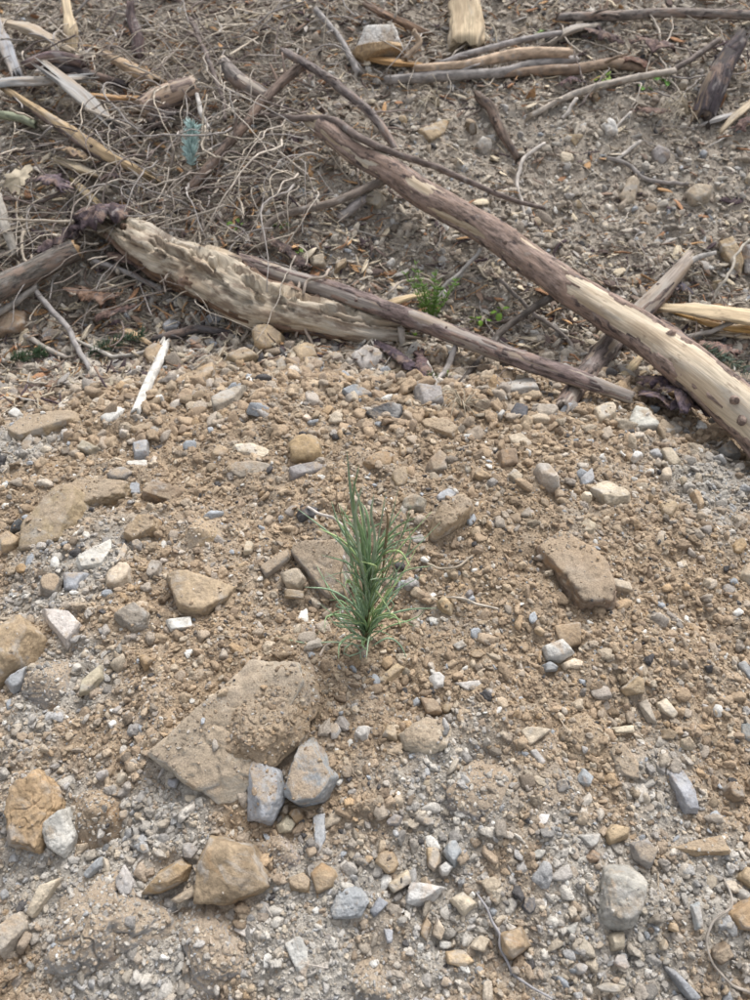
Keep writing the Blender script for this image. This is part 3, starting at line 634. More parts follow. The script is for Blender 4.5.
def sweep(path, rad, sides=8, aspect=1.0, amp=0.0, freq=(2, 12), seed=0, jag=0.0, power=2.0, roll=0.0, wobble=None, cap=True):
    """a swept limb; theta=0 points up. jag = ragged ends. returns verts, faces, grain coordinates, s, theta"""
    path = np.asarray(path); n = len(path); T, Uu, Vv = frames(path)
    rad = np.asarray(rad, float); th = np.arange(sides) / sides * 2 * math.pi
    s = np.concatenate([[0], np.cumsum(np.linalg.norm(np.diff(path, axis=0), axis=1))])
    ct, st = np.cos(th), np.sin(th)
    sup = (np.abs(ct) ** power + np.abs(st) ** power) ** (-1 / power)
    cx = ct * sup; cy = st * sup * 1.0
    cr, sr = math.cos(roll), math.sin(roll)
    a = cx * aspect; b = cy
    a, b = a * cr - b * sr, a * sr + b * cr
    rr = rad[:, None] * np.ones(sides)
    S, TH = np.meshgrid(s, th, indexing='ij')
    if amp:
        q = np.stack([np.cos(TH) * freq[0], np.sin(TH) * freq[0], S * freq[1] + seed * 3.1], -1)
        rr = rr * (1 + amp * fbm(q, 3, seed))
    V = path[:, None, :] + (rr * a)[..., None] * Uu[:, None, :] + (rr * b)[..., None] * Vv[:, None, :]
    if jag:
        for e, sg in ((0, -1), (n - 1, 1)):
            j = jag * rad[e if e == 0 else n - 1] * (np.abs(vnoise(np.stack([np.cos(th) * 3.5, np.sin(th) * 3.5, th * 0 + seed + e], -1), seed + 3)) * 2.2 + 0.1)
            V[e] += sg * T[e][None, :] * j[:, None]
    idx = np.arange(n * sides).reshape(n, sides); nx = np.roll(idx, -1, 1)
    f = np.stack([idx[:-1], nx[:-1], nx[1:], idx[1:]], -1).reshape(-1, 4)
    f = [tuple(r) for r in f.tolist()] if cap else f
    GC = np.stack([rr * a, rr * b, S + seed * 0.37], -1).reshape(-1, 3)
    V = V.reshape(-1, 3)
    if cap:
        V = np.vstack([V, path[0] - T[0] * rad[0] * 0.05, path[-1] + T[-1] * rad[-1] * 0.05]); GC = np.vstack([GC, [(0, 0, 0.5)], [(0, 0, 1.5)]])
        for i in range(sides):
            f.append((int(nx[0, i]), int(idx[0, i]), n * sides)); f.append((int(idx[-1, i]), int(nx[-1, i]), n * sides + 1))
    return V, f, GC, S, TH, rr
def path_of(spec, n, sink=0.3):
    """spec: (photo x, photo y, clearance above ground, photo width) -> smooth 3-D path and radii"""
    p, r = [], []
    for x, y, h, wd in spec:
        g = P(x, y, h); rad = wd / 2 * mpp(g); g = P(x, y, h + rad * (1 - sink)); p.append(g); r.append(rad)
    return catmull(p, n), np.clip(catmull([(a, 0, 0) for a in r], n)[:, 0], 0.0004, 1)
def rough_path(path, amp, seed, fr=14):
    s = np.concatenate([[0], np.cumsum(np.linalg.norm(np.diff(path, axis=0), axis=1))])
    o = np.stack([vnoise(np.stack([s * fr, s * 0 + 3.3 * k, s * 0 + seed], -1), seed + k) for k in range(3)], -1)
    return path + amp * o * np.array([1, 1, 0.6])
def localise(V, o): return np.asarray(V) - np.array(o)
BROWN, GBROWN, GREYW, PURPLE, PALEW, CREAMW, ORANGEW = (.15, .105, .085), (.17, .14, .12), (.30, .275, .25), (.085, .062, .065), (.42, .36, .28), (.60, .51, .39), (.42, .27, .14)
def limb(name, label, spec, c, cat='branch', sides=8, n=None, amp=0.10, wig=0.004, jag=0.8, mat=None, group=None, sink=0.3, seed=None, part=None, stubs=0, aspect=1.0, power=2.0, freq=(2, 14), roll=0.0):
    seed = seed or (hash(label) % 997 if False else sum(map(ord, label)) % 997)
    n = n or max(10, 6 * len(spec)); path, rad = path_of(spec, n, sink); path = rough_path(rough_path(path, wig, seed), wig * .4, seed + 1, 55)
    o = tuple(path[n // 2])
    V, f, gc, *_ = sweep(path, rad, sides, aspect, amp, freq, seed, jag, power, roll)
    me = new_mesh(name, localise(V, o), f, mat or M_TWIG, gc)
    if stubs:
        root = empty(name, o); b = link('stem', me, root, (0, 0, 0), c); rg = np.random.default_rng(seed)
        for q in range(stubs):
            k = rg.integers(2, n - 2); T, Uu, Vv = frames(path)
            dr = Uu[k] * rg.uniform(.3, 1) + Vv[k] * rg.normal() + T[k] * rg.uniform(.4, 1.2); dr /= np.linalg.norm(dr)
            L = rad[k] * rg.uniform(3, 9); pp = np.array([path[k] + dr * L * t + np.array([0, 0, -0.15 * L * t * t]) for t in np.linspace(0, 1, 6)])
            v2, f2, g2, *_ = sweep(pp, np.linspace(rad[k] * .38, rad[k] * .18, 6), 6, 1, .1, (2, 20), seed + q, .5)
            link('side_twig', new_mesh('side_twig', localise(v2, o), f2, mat or M_TWIG, g2), root, (0, 0, 0), c)
        return tag(root, label, cat, group)
    return tag(link(name, me, None, o, c), label, cat, group)

def log(name, label, spec, wood_c, bark_c, bare, cover=0.25, n=150, sides=40, amp=0.10, seed=1, thick=0.09, jag=1.0, wig=0.006, group='logs across the bank', sink=0.2, knots=5, aspect=1.0, roll=0.0, stubs=(), rot=False):
    """log > wood, bark, knot: a bare wooden core and the bark left on it. bare: (from, to, angle, half width) strips with no bark"""
    path, rad = path_of(spec, n, sink); path = rough_path(path, wig, seed, 9); o = tuple(path[n // 2])
    root = empty(name, o); tag(root, label, 'log', group)
    V, f, gc, S, TH, rr = sweep(path, rad, sides, aspect, amp, (1.6, 9), seed, jag, 2.0, roll)
    if rot:                                                        # the heart has crumbled: ragged pits along the upper side
        nb = n * sides; q = np.stack([np.cos(TH) * 2.2, np.sin(TH) * 4, S * 24], -1).reshape(-1, 3); pit = sstep(.0, .5, fbm(q, 4, 5, .65)) * sstep(1.5, .5, np.abs((TH.reshape(-1) - .1 + math.pi) % (2 * math.pi) - math.pi))
        ridge = np.abs(vnoise(np.stack([np.cos(TH) * 6, np.sin(TH) * 6, S * 9], -1).reshape(-1, 3), 9))
        ax = np.repeat(path, sides, 0); V[:nb] = ax + (V[:nb] - ax) * (1 - .42 * pit - .14 * ridge)[:, None]
    link('wood', new_mesh('wood', localise(V, o), f, M_ROT if rot else M_WOOD, gc), root, (0, 0, 0), wood_c)
    s = S / S.max()
    q = np.stack([np.cos(TH) * 1.5, np.sin(TH) * 1.5, S * 7], -1)
    m = cover + 0.9 * fbm(q, 4, seed + 50, 0.6)
    for a, b, t0, hw in bare:
        dth = np.abs((TH - t0 + math.pi) % (2 * math.pi) - math.pi)
        e = 0.35 * fbm(np.stack([np.cos(TH) * 3, np.sin(TH) * 3, S * 22], -1), 3, seed + 70)
        ins = sstep(hw + 0.12, hw - 0.12, dth + e) * sstep(a - 0.03, a + 0.03, s + e * 0.06) * sstep(b + 0.03, b - 0.03, s + e * 0.06)
        m = m * (1 - ins) - 0.6 * ins
    mm = sstep(-0.02, 0.16, m)
    T, Uu, Vv = frames(path)
    crack = fbm(np.stack([np.cos(TH) * 5, np.sin(TH) * 5, S * 30], -1), 3, seed + 90)
    rb = rr * (1 + (-0.05 + (0.05 + thick) * mm) + 0.035 * crack * mm)
    ct, st = np.cos(TH) * aspect, np.sin(TH); cr, sr = math.cos(roll), math.sin(roll); ct, st = ct * cr - st * sr, ct * sr + st * cr
    VB = path[:, None, :] + (rb * ct)[..., None] * Uu[:, None, :] + (rb * st)[..., None] * Vv[:, None, :]
    idx = np.arange(n * sides).reshape(n, sides); nx = np.roll(idx, -1, 1)
    fb = np.stack([idx[:-1], nx[:-1], nx[1:], idx[1:]], -1).reshape(-1, 4)
    keep = (mm.reshape(-1)[fb] > 0.001).any(1); fb = fb[keep]
    used = np.unique(fb); rm = np.full(n * sides, -1); rm[used] = np.arange(len(used))
    gcb = np.stack([rb * ct, rb * st, S + seed * .37], -1).reshape(-1, 3)[used]
    link('bark', new_mesh('bark', localise(VB.reshape(-1, 3)[used], o), rm[fb], M_BARK, gcb), root, (0, 0, 0), bark_c)
    rg = np.random.default_rng(seed)
    for q in range(knots):
        k = int(rg.integers(6, n - 6)); a = rg.uniform(-1.3, 1.3); dr = Uu[k] * math.cos(a) + Vv[k] * math.sin(a) + T[k] * 0.5; dr /= np.linalg.norm(dr)
        r0 = rad[k]; pp = np.array([path[k] + dr * r0 * t for t in np.linspace(0.6, 1.12 + rg.uniform(0, .25), 5)])
        v2, f2, g2, *_ = sweep(pp, r0 * np.array([.34, .3, .26, .2, .13]), 8, 1, .15, (2, 20), seed + q, .4)
        link('knot', new_mesh('knot', localise(v2, o), f2, M_BARK, g2), root, (0, 0, 0), bark_c)
    for spec2, c2 in stubs:
        p2, r2 = path_of(spec2, 16, .3); p2 = rough_path(p2, .003, seed + 7)
        v2, f2, g2, *_ = sweep(p2, r2, 8, 1, .12, (2, 16), seed + 11, .8)
        link('side_branch', new_mesh('side_branch', localise(v2, o), f2, M_TWIG, g2), root, (0, 0, 0), c2)
    return root
UP = 0.0
log('fallen_log', 'long diagonal log, dark bark peeled to cream wood toward its thick end',
    [(322, 128, .05, 20), (400, 180, .06, 24), (480, 226, .075, 26), (560, 284, .085, 29), (640, 330, .075, 34), (705, 382, .055, 40), (790, 452, .03, 46)],
    CREAMW, (.26, .195, .165), [(.58, 1.1, .62, .80), (.02, .16, -.6, .5), (.22, .27, .5, .5)], cover=.42, n=230, sides=48, seed=4, knots=8, wig=.008, amp=.08,
    stubs=[([(553, 297, .085, 8), (527, 311, .06, 7), (503, 331, .035, 7), (478, 362, .012, 6), (460, 383, 0, 4)], (.10, .085, .075)),
           ([(400, 172, .06, 10), (365, 188, .04, 8), (333, 203, .03, 8), (280, 216, .03, 7), (264, 233, .03, 6), (265, 248, .02, 5)], (.2, .165, .14)),
           ([(608, 324, .07, 5), (607, 345, .03, 4), (608, 358, .01, 3)], (.06, .05, .05))])
log('fallen_log', 'slim grey-pink log with a cut tip lying below the diagonal log',
    [(243, 262, .03, 15), (323, 289, .04, 18), (383, 309, .045, 17), (450, 334, .045, 16), (500, 352, .04, 16), (567, 374, .03, 17), (634, 398, .012, 13)],
    (.30, .26, .235), (.19, .145, .135), [(.93, 1.1, 0, 1.2), (.45, .52, .2, .7)], cover=.22, n=170, sides=32, seed=12, jag=.3, knots=5,
    stubs=[([(402, 328, .035, 7), (402, 350, .0, 5)], (.38, .34, .30))])
log('split_log', 'broad pale rotten log split open, lying left of the slim log',
    [(118, 230, .02, 26), (150, 248, .02, 42), (200, 270, .015, 50), (250, 297, .01, 50), (310, 315, .0, 40), (392, 330, -.01, 26)],
    (.49, .425, .335), (.14, .09, .06), [(-.1, 1.1, .4, 1.1)], cover=.05, n=190, sides=64, seed=23, jag=2.5, knots=2, amp=.20, thick=.05, rot=True)
log('branch_log', 'grey bark branch with an orange cut end at the left edge',
    [(-30, 302, .05, 22), (20, 277, .05, 21), (76, 250, .05, 18)], ORANGEW, (.15, .135, .12), [], cover=1.2, n=60, sides=28, seed=31, jag=.25, knots=2)
log('branch_log', 'grey weathered branch crossing under the diagonal log',
    [(684, 262, .03, 13), (655, 296, .025, 19), (620, 332, .015, 21), (590, 370, .0, 20), (562, 408, -.02, 18)], (.33, .28, .24), (.16, .13, .12), [(.0, .45, .6, .9)], cover=.12, n=90, sides=28, seed=37, jag=1.6, knots=3)
log('splintered_branch', 'splintered orange-cream branch with bark underneath, in the upper left',
    [(17, 95, .05, 8), (45, 115, .05, 11), (77, 137, .05, 14), (105, 152, .045, 13), (132, 168, .035, 9)], (.50, .37, .22), (.13, .10, .09), [(-.1, 1.1, .2, 1.1)], cover=.35, n=80, sides=36, seed=41, jag=5, knots=1, amp=.25)
log('branch_log', 'pinkish-grey short log chunk behind the blue-green sprig',
    [(143, 110, .02, 20), (165, 97, .025, 22), (190, 87, .03, 19)], (.45, .33, .25), (.24, .185, .16), [(.2, .6, .2, .6)], cover=.35, n=50, sides=28, seed=43, jag=.5, knots=1)
log('branch_log', 'thick grey branch stub sticking out of the tangle top',
    [(222, 62, .06, 11), (235, 77, .05, 14), (255, 90, .04, 14), (275, 104, .02, 12)], (.4, .35, .3), (.21, .185, .17), [(.4, .8, .2, .5)], cover=.5, n=50, sides=24, seed=44, jag=.6, knots=2)
log('charred_stump', 'black-brown leaning stump chunk at the upper right edge',
    [(703, 117, -.01, 20), (712, 92, .02, 22), (722, 70, .04, 20), (740, 44, .06, 15)], (.06, .05, .05), (.055, .045, .05), [(.55, .8, 0, .6)], cover=.6, n=60, sides=26, seed=47, jag=1.2, knots=2, group='wood debris on the bank')

PL = 'loose sticks and branches'
STK = [
('branch','grey-purple branch arching down to the top of the diagonal log',[(284,52,.10,8),(317,70,.09,8),(353,97,.06,9),(380,123,.04,9),(396,152,.03,7)],(.20,.17,.16),3),
('branch','straight grey stick slanting behind the arching branch',[(316,10,.03,6),(340,40,.03,6),(358,73,.01,7)],(.30,.28,.27),1),
('branch','brown branch rising through the tangle to the arching branch tip',[(186,190,.03,8),(215,160,.04,9),(250,118,.05,9),(277,86,.07,9),(304,64,.09,9)],(.16,.12,.10),4),
('branch','dark root running along the upper side of the diagonal log',[(250,112,.04,5),(292,118,.07,6),(331,120,.09,8),(361,139,.10,8),(391,152,.10,7),(437,168,.10,6),(500,196,.09,5),(545,208,.07,4)],(.17,.135,.12),3),
('branch','grey stick, lowest of the stack near the top',[(390,80,.015,8),(440,76,.018,10),(500,72,.015,9),(533,64,.015,8),(574,60,.01,8)],(.30,.275,.26),2),
('branch','peeled stick with an orange end in the top stack',[(417,69,.03,8),(470,64,.03,9),(517,54,.03,11),(567,53,.025,11)],(.44,.33,.24),0),
('branch','brown knobbly stick under the peeled one in the top stack',[(500,74,.008,8),(533,71,.01,9),(575,69,.012,10),(617,64,.012,10),(655,73,0,7)],(.26,.19,.14),2),
('branch','thin grey stick sloping across the back of the top stack',[(437,63,.04,6),(470,54,.045,6),(520,40,.04,6),(560,33,.03,5)],(.28,.255,.245),1),
('branch','short forked stick standing beside the white-topped block',[(407,58,.02,6),(420,44,.04,6),(415,32,.06,5)],(.33,.25,.18),0),
('branch','dark brown bent branch below the top stack',[(478,96,.02,9),(490,108,.02,10),(499,130,.01,9),(516,160,-.002,7)],(.14,.105,.085),1),
('branch','long grey-brown pole along the top edge',[(560,17,.02,8),(633,15,.025,9),(687,13,.025,9),(770,17,.02,9)],(.23,.20,.18),2),
('branch','long pale curved stick under the top stack',[(529,116,.005,6),(555,103,.01,6),(580,92,.015,7),(633,78,.02,7),(673,71,.025,6)],(.40,.35,.30),0),
('branch','dark continuation stick rising to the leaning stump',[(668,73,.02,5),(697,56,.035,6),(720,40,.04,5)],(.17,.14,.125),1),
('branch','white curved twig standing on the bank',[(543,144,.02,4),(524,162,.02,4),(518,187,.015,4),(526,222,.0,3)],(.46,.42,.38),0),
('branch','short white stick on the upper bank',[(614,158,.003,4),(638,143,.006,4)],(.50,.46,.42),0),
('branch','grey S-shaped root on the upper bank',[(608,160,.004,4),(630,166,.01,4),(648,180,.006,5),(688,184,.0,4)],(.26,.235,.22),0),
('branch','thin pale stick leaning under the long pale curved stick',[(564,119,.0,4),(578,101,.02,4)],(.48,.44,.40),0),
('branch','small pale twig leaning on the upper bank by the stump',[(614,129,0,3),(628,112,.02,3)],(.48,.44,.40),0),
('branch','white stick lying on the crest stones',[(166,346,.012,8),(152,376,.012,10),(136,411,.006,9)],(.58,.56,.52),0),
('branch','grey twig falling forward from the hollow on the left',[(33,287,.05,5),(50,308,.045,6),(72,338,.03,6),(98,382,.0,5)],(.27,.25,.24),0),
('branch','grey branch stub at the left edge under the bark branch',[(-12,320,.03,7),(12,303,.04,7),(34,289,.05,6)],(.29,.265,.24),0),
('branch','pale stick in the hollow on the left',[(26,337,.01,5),(45,347,.012,5),(68,358,.006,4)],(.38,.34,.30),0),
('branch','pale bowed twig above the white stick',[(73,339,.02,3),(92,348,.02,4),(115,355,.016,4),(150,350,.012,4),(168,335,.012,3)],(.40,.37,.33),0),
('branch','blackish twig under the split pale log',[(156,338,.004,7),(178,333,.01,9),(200,328,.01,8),(242,334,.004,6)],(.085,.078,.08),1),
('branch','grey rod running under the split pale log',[(95,261,.03,5),(128,272,.025,6),(162,288,.015,6)],(.28,.26,.25),0),
('branch','pale stick leaning in at the left edge above the bark branch',[(-2,196,.05,9),(6,225,.04,10),(14,252,.02,9)],(.36,.33,.29),0),
('branch','dead twig leaning from the ground plant to the diagonal log',[(432,318,.0,3),(447,288,.04,4),(463,268,.06,4),(481,249,.07,4)],(.30,.28,.26),0),
('branch','grey stub standing in front of the lower log',[(438,382,.0,5),(447,366,.015,6),(454,349,.035,6)],(.33,.30,.28),0),
('branch','thin arched twig in front of the lower log',[(406,381,.0,3),(414,366,.02,3),(424,361,.025,3),(433,373,.015,3),(441,391,.0,3)],(.33,.30,.27),0),
('branch','fine arching twig above the lower log',[(383,297,.05,3),(396,288,.055,3),(408,282,.05,3),(425,281,.04,3),(433,289,.02,3)],(.36,.31,.26),0),
('branch','grey twig zigzagging under the diagonal log',[(500,279,.02,4),(533,313,.012,4),(560,333,.008,4),(578,361,.002,4)],(.23,.20,.18),1),
('branch','grey tip twig above the crossing branch',[(676,273,.04,7),(695,260,.04,6),(714,252,.03,4)],(.34,.32,.30),0),
('branch','slender grey twig over the split wood at the right edge',[(686,339,.01,4),(715,328,.03,5),(760,308,.05,5)],(.28,.25,.22),0),
('branch','fine dry stalk bent over by the tan lopsided rock',[(712,303,.01,3),(717,287,.03,3),(728,272,.04,3),(750,240,.05,3)],(.42,.38,.32),0),
('branch','upright dark stick with an orange top at the upper left',[(140,57,.0,12),(136,36,.03,12),(132,18,.05,10),(131,5,.07,8)],(.10,.072,.072),0),
('branch','black stick lying across the upper left debris',[(28,65,.04,7),(60,68,.04,8),(95,75,.03,8),(125,84,.02,7)],(.07,.06,.062),0),
('branch','purple-barked stick above the grey boards',[(30,63,.055,10),(52,57,.055,12),(78,62,.05,11)],(.13,.092,.095),0),
('branch','mossy grey twig at the left edge',[(-6,114,.05,7),(15,117,.05,9),(34,124,.045,8)],(.25,.27,.19),0),
('branch','white broken twig above the blue-green sprig',[(196,96,.06,4),(201,110,.06,5),(208,128,.05,4)],(.50,.47,.44),0),
('branch','grey stub under the low side branch of the diagonal log',[(341,215,.004,8),(351,208,.012,9),(362,200,.016,8)],(.30,.27,.26),0),
('branch','dark leafless branch falling into the tangle from above',[(190,20,.03,5),(205,50,.05,5),(218,85,.06,5),(226,120,.05,4)],(.15,.12,.11),1),
('branch','rootlet curling over the lower log end',[(303,276,.07,3),(299,300,.06,3),(308,330,.03,3),(317,352,.0,3)],(.36,.30,.25),0),
('branch','second rootlet curling over the lower log end',[(330,270,.08,3),(322,276,.085,3),(306,280,.08,3),(302,300,.06,3),(299,338,.01,2.5)],(.36,.30,.25),0),
('branch','brown root stub under the split pale log end',[(300,331,.01,9),(330,334,.012,10),(352,335,.006,8)],(.13,.085,.06),0),
('branch','forked grey twig lying in the bottom gravel',[(474,896,.006,2.2),(487,917,.01,2.8),(497,935,.008,3),(496,950,.006,2.8),(508,972,.004,2.6),(530,985,.004,2.4),(552,998,.003,2)],(.29,.28,.29),0),
('branch','curved grey rootlet on the lower right slope',[(722,878,.004,2),(730,905,.008,2.6),(716,925,.01,2.8),(708,950,.006,2.6),(716,972,.004,2.8),(742,990,.003,3.4)],(.33,.29,.25),0),
('branch','pale bare root left of the seedling',[(307,507,.012,2.5),(318,514,.016,3),(335,519,.014,3),(350,532,.004,2.5)],(.55,.50,.46),0),
('branch','thin tangled rootlet right of the seedling',[(425,560,.004,2),(442,568,.01,2.5),(462,567,.008,2.5),(475,556,.004,2)],(.38,.32,.25),0),
('branch','fine rootlet below the seedling on its right',[(440,598,.004,2),(462,600,.01,2.5),(480,606,.01,2.5),(500,610,.004,2)],(.44,.39,.33),0),
('branch','short pale straw left of the seedling foot',[(317,623,.02,2.2),(315,634,.012,2.2),(313,642,.004,2)],(.56,.48,.42),0),
('branch','short pinkish straw below the seedling on its left',[(318,658,.03,2.5),(324,650,.035,2.5),(330,645,.04,2)],(.5,.42,.35),0),
]
for nm, lb, spec, c, st in STK:
    limb(nm, lb, spec, c, 'branch', stubs=st, group=PL, sides=10 if spec[0][3] > 6 else 7, amp=.05 if c[0] > .57 else .14, wig=.001 if c[0] > .57 else .007 if spec[0][3] < 5 else .004, n=None if spec[0][3] > 5 else 12 * len(spec), jag=2.0 if c[0] > .57 else .8, mat=M_BARK if (spec[1][3] >= 8 and max(c) < .25) else M_TWIG)

# boards, chunks and splinters of broken wood
def slab_wood(name, label, spec, c, aspect, cat='wood piece', jag=2.0, seed=None, power=4.5, roll=0.0, mat=None, sides=20, n=18):
    return limb(name, label, spec, c, cat, sides=sides, n=n, amp=.24, wig=.003, jag=jag * 1.4, mat=mat or M_WOOD, group='broken wood', aspect=aspect, power=power, seed=seed, freq=(2.5, 18), roll=roll)
slab_wood('wood_board', 'weathered grey board at the left edge of the upper debris', [(-10, 84, .05, 16), (20, 82, .05, 18), (60, 80, .05, 14)], (.36, .36, .36), .35)
slab_wood('wood_board', 'grey flat board sloping down right of the weathered grey board', [(62, 78, .07, 15), (80, 95, .06, 19), (101, 114, .045, 13)], (.34, .33, .32), .25)
slab_wood('wood_board', 'grey weathered stick of board standing at the top left edge', [(0, 32, .03, 11), (6, 50, .03, 13), (13, 68, .02, 11)], (.36, .37, .40), .4)
slab_wood('wood_piece', 'cream and grey split piece in the top left corner', [(5, 22, .03, 10), (35, 31, .035, 16), (62, 46, .02, 10)], (.46, .38, .29), .4)
slab_wood('wood_piece', 'cream upright splinters near the top left', [(73, 46, .0, 13), (71, 30, .03, 13), (68, 12, .05, 8)], (.62, .50, .34), .5, jag=5)
slab_wood('wood_piece', 'grey-topped wood chunk with an orange core above the tangle', [(115, 60, .04, 9), (133, 69, .04, 13), (151, 78, .03, 9)], (.45, .33, .22), .6, jag=2.5)
slab_wood('wood_piece', 'orange splinter under the grey-topped chunk', [(92, 95, .04, 6), (112, 97, .04, 8), (133, 98, .035, 6)], (.42, .25, .12), .5, jag=3)
slab_wood('wood_piece', 'cream split billet at the top edge', [(466, 38, .0, 32), (467, 18, .02, 33), (466, -8, .05, 27)], (.66, .53, .36), .35, jag=.5, sides=28)
bk = stone('wood_block', [(356, 47), (400, 43), (402, 53), (364, 61), (357, 56)], (.46, .32, .19), 'sawn block with weathered white top and orange side near the top', 'wood piece', thick=1.1, k=20, amp=.03, dust=0, lift=1.2, lean=.55, group='broken wood', mat=M_WOOD)
bt = stone('weathered_top', [(356, 49), (366, 29), (394, 26), (401, 45)], (.60, .58, .55), None, None, thick=.35, k=16, amp=.05, dust=0, lift=3.2, lean=.35, group=None, mat=M_WOOD)
bt.parent = bk; bt.location = bt.location - bk.location; STONES.pop(); STONES.pop(); del bt['kind']
slab_wood('wood_piece', 'orange-brown chip below the sawn block', [(380, 60, .01, 10), (394, 62, .012, 13), (408, 64, .004, 9)], (.46, .28, .13), .4)
slab_wood('wood_piece', 'brown bark-backed piece left of the cream split billet', [(374, 8, .03, 8), (388, 16, .03, 11), (412, 27, .015, 9)], (.16, .10, .065), .5, mat=M_BARK)
slab_wood('wood_piece', 'cream split plank with orange edge at the right picture edge', [(676, 309, .03, 9), (705, 311, .035, 17), (765, 321, .04, 20)], (.63, .50, .33), .25, jag=2.5, roll=.3)
slab_wood('wood_piece', 'orange-yellow splinter lying under the cream split plank', [(688, 317, .015, 6), (715, 325, .02, 10), (760, 331, .02, 12)], (.52, .32, .12), .35, jag=3)
slab_wood('wood_piece', 'thin cream lath under the splinter at the right edge', [(722, 334, .008, 6), (740, 336, .01, 8), (765, 338, .01, 8)], (.58, .46, .30), .4)
slab_wood('wood_piece', 'cream chip on the lower log under the fine arching twig', [(382, 304, .035, 6), (398, 301, .04, 11), (414, 297, .035, 7)], (.58, .45, .28), .35, jag=3)
slab_wood('wood_piece', 'pale splinter between the crossing branch and the diagonal log', [(618, 386, .005, 7), (628, 370, .015, 9), (642, 356, .02, 6)], (.54, .43, .27), .35, jag=3)
slab_wood('wood_piece', 'second pale splinter under the diagonal log', [(636, 377, .004, 4), (646, 370, .012, 6), (656, 364, .015, 4)], (.46, .37, .25), .4, jag=3)
slab_wood('wood_piece', 'cream split stick beside the leaning stump', [(722, 130, .0, 5), (736, 116, .015, 8), (758, 96, .02, 8)], (.52, .43, .31), .4, jag=2)
slab_wood('wood_piece', 'grey shard in front of the leaning stump', [(702, 124, .0, 7), (714, 120, .01, 10), (729, 115, .006, 7)], (.42, .41, .41), .4, jag=2)
slab_wood('wood_piece', 'yellowish chip in the left litter below the splintered branch', [(75, 183, .03, 5), (84, 192, .03, 8), (95, 202, .025, 5)], (.46, .36, .17), .4)
slab_wood('wood_piece', 'cream chip beside the purple bark in the left litter', [(66, 163, .04, 9), (78, 168, .04, 13), (92, 173, .03, 9)], (.48, .40, .28), .35)
slab_wood('wood_piece', 'tan chip under the curled bark in the hollow', [(122, 328, .01, 5), (134, 335, .012, 7), (146, 342, .008, 5)], (.46, .33, .20), .4)
slab_wood('wood_piece', 'brown-grey broken stick left of the root tuft on the bank', [(552, 42, .01, 6), (572, 30, .02, 9), (592, 26, .015, 6)], (.33, .29, .25), .5)
slab_wood('wood_piece', 'grey split limb in the litter below the long pole', [(555, 36, .005, 7), (573, 28, .012, 10), (596, 24, .006, 6)], (.34, .31, .29), .4)

# curled sheets of shed bark
def bark_sheet(label, spec, c, arc=2.0, seed=1):
    arc = arc * .62; n = 22; path, rad = path_of(spec, n, 0.1); rad = rad * (1 + .35 * vnoise(np.stack([np.arange(n) * .45, np.zeros(n), np.zeros(n) + seed], -1), seed + 9)); path = rough_path(path, .004, seed); T, Uu, Vv = frames(path); o = tuple(path[n // 2]); m = 12
    outer, inner_ = [], []
    for i in range(n):
        j = 0.4 * vnoise(np.array([[i * .7, seed, 1.5]]), seed)[0]
        for k in range(m):
            a = (k / (m - 1) - .5) * arc + j; rr = rad[i] * (1 + .30 * fbm(np.array([[i * .6, k * .7, seed]]), 3, seed + 1)[0]) / max(math.sin(min(arc, math.pi) / 2), .4)
            e = Uu[i] * (math.cos(a) - math.cos(arc / 2)) + Vv[i] * math.sin(a)
            jt = T[i] * rad[i] * (.9 * vnoise(np.array([[k * 1.1, seed, i // 8 * 5.]]), seed + 2)[0] * 1.4 if i in (0, n - 1) else 0)
            outer.append(path[i] + e * rr + jt); inner_.append(path[i] + e * rr * .88 + jt)
    V = np.array(outer + inner_); N = n * m; f = []
    for i in range(n - 1):
        for k in range(m - 1):
            a = i * m + k; f.append((a, a + 1, a + m + 1, a + m)); f.append((N + a, N + a + m, N + a + m + 1, N + a + 1))
        for k in (0, m - 1):
            a = i * m + k; q = (a, a + m, N + a + m, N + a); f.append(q if k == 0 else q[::-1])
    for k in range(m - 1):
        a = k; f.append((a, N + a, N + a + 1, a + 1)); a = (n - 1) * m + k; f.append((a, a + 1, N + a + 1, N + a))
    gc = (V - V.mean(0)); return tag(link('bark_piece', new_mesh('bark_piece', localise(V, o), f, M_BARK, gc), None, o, c), label, 'bark', 'shed bark')
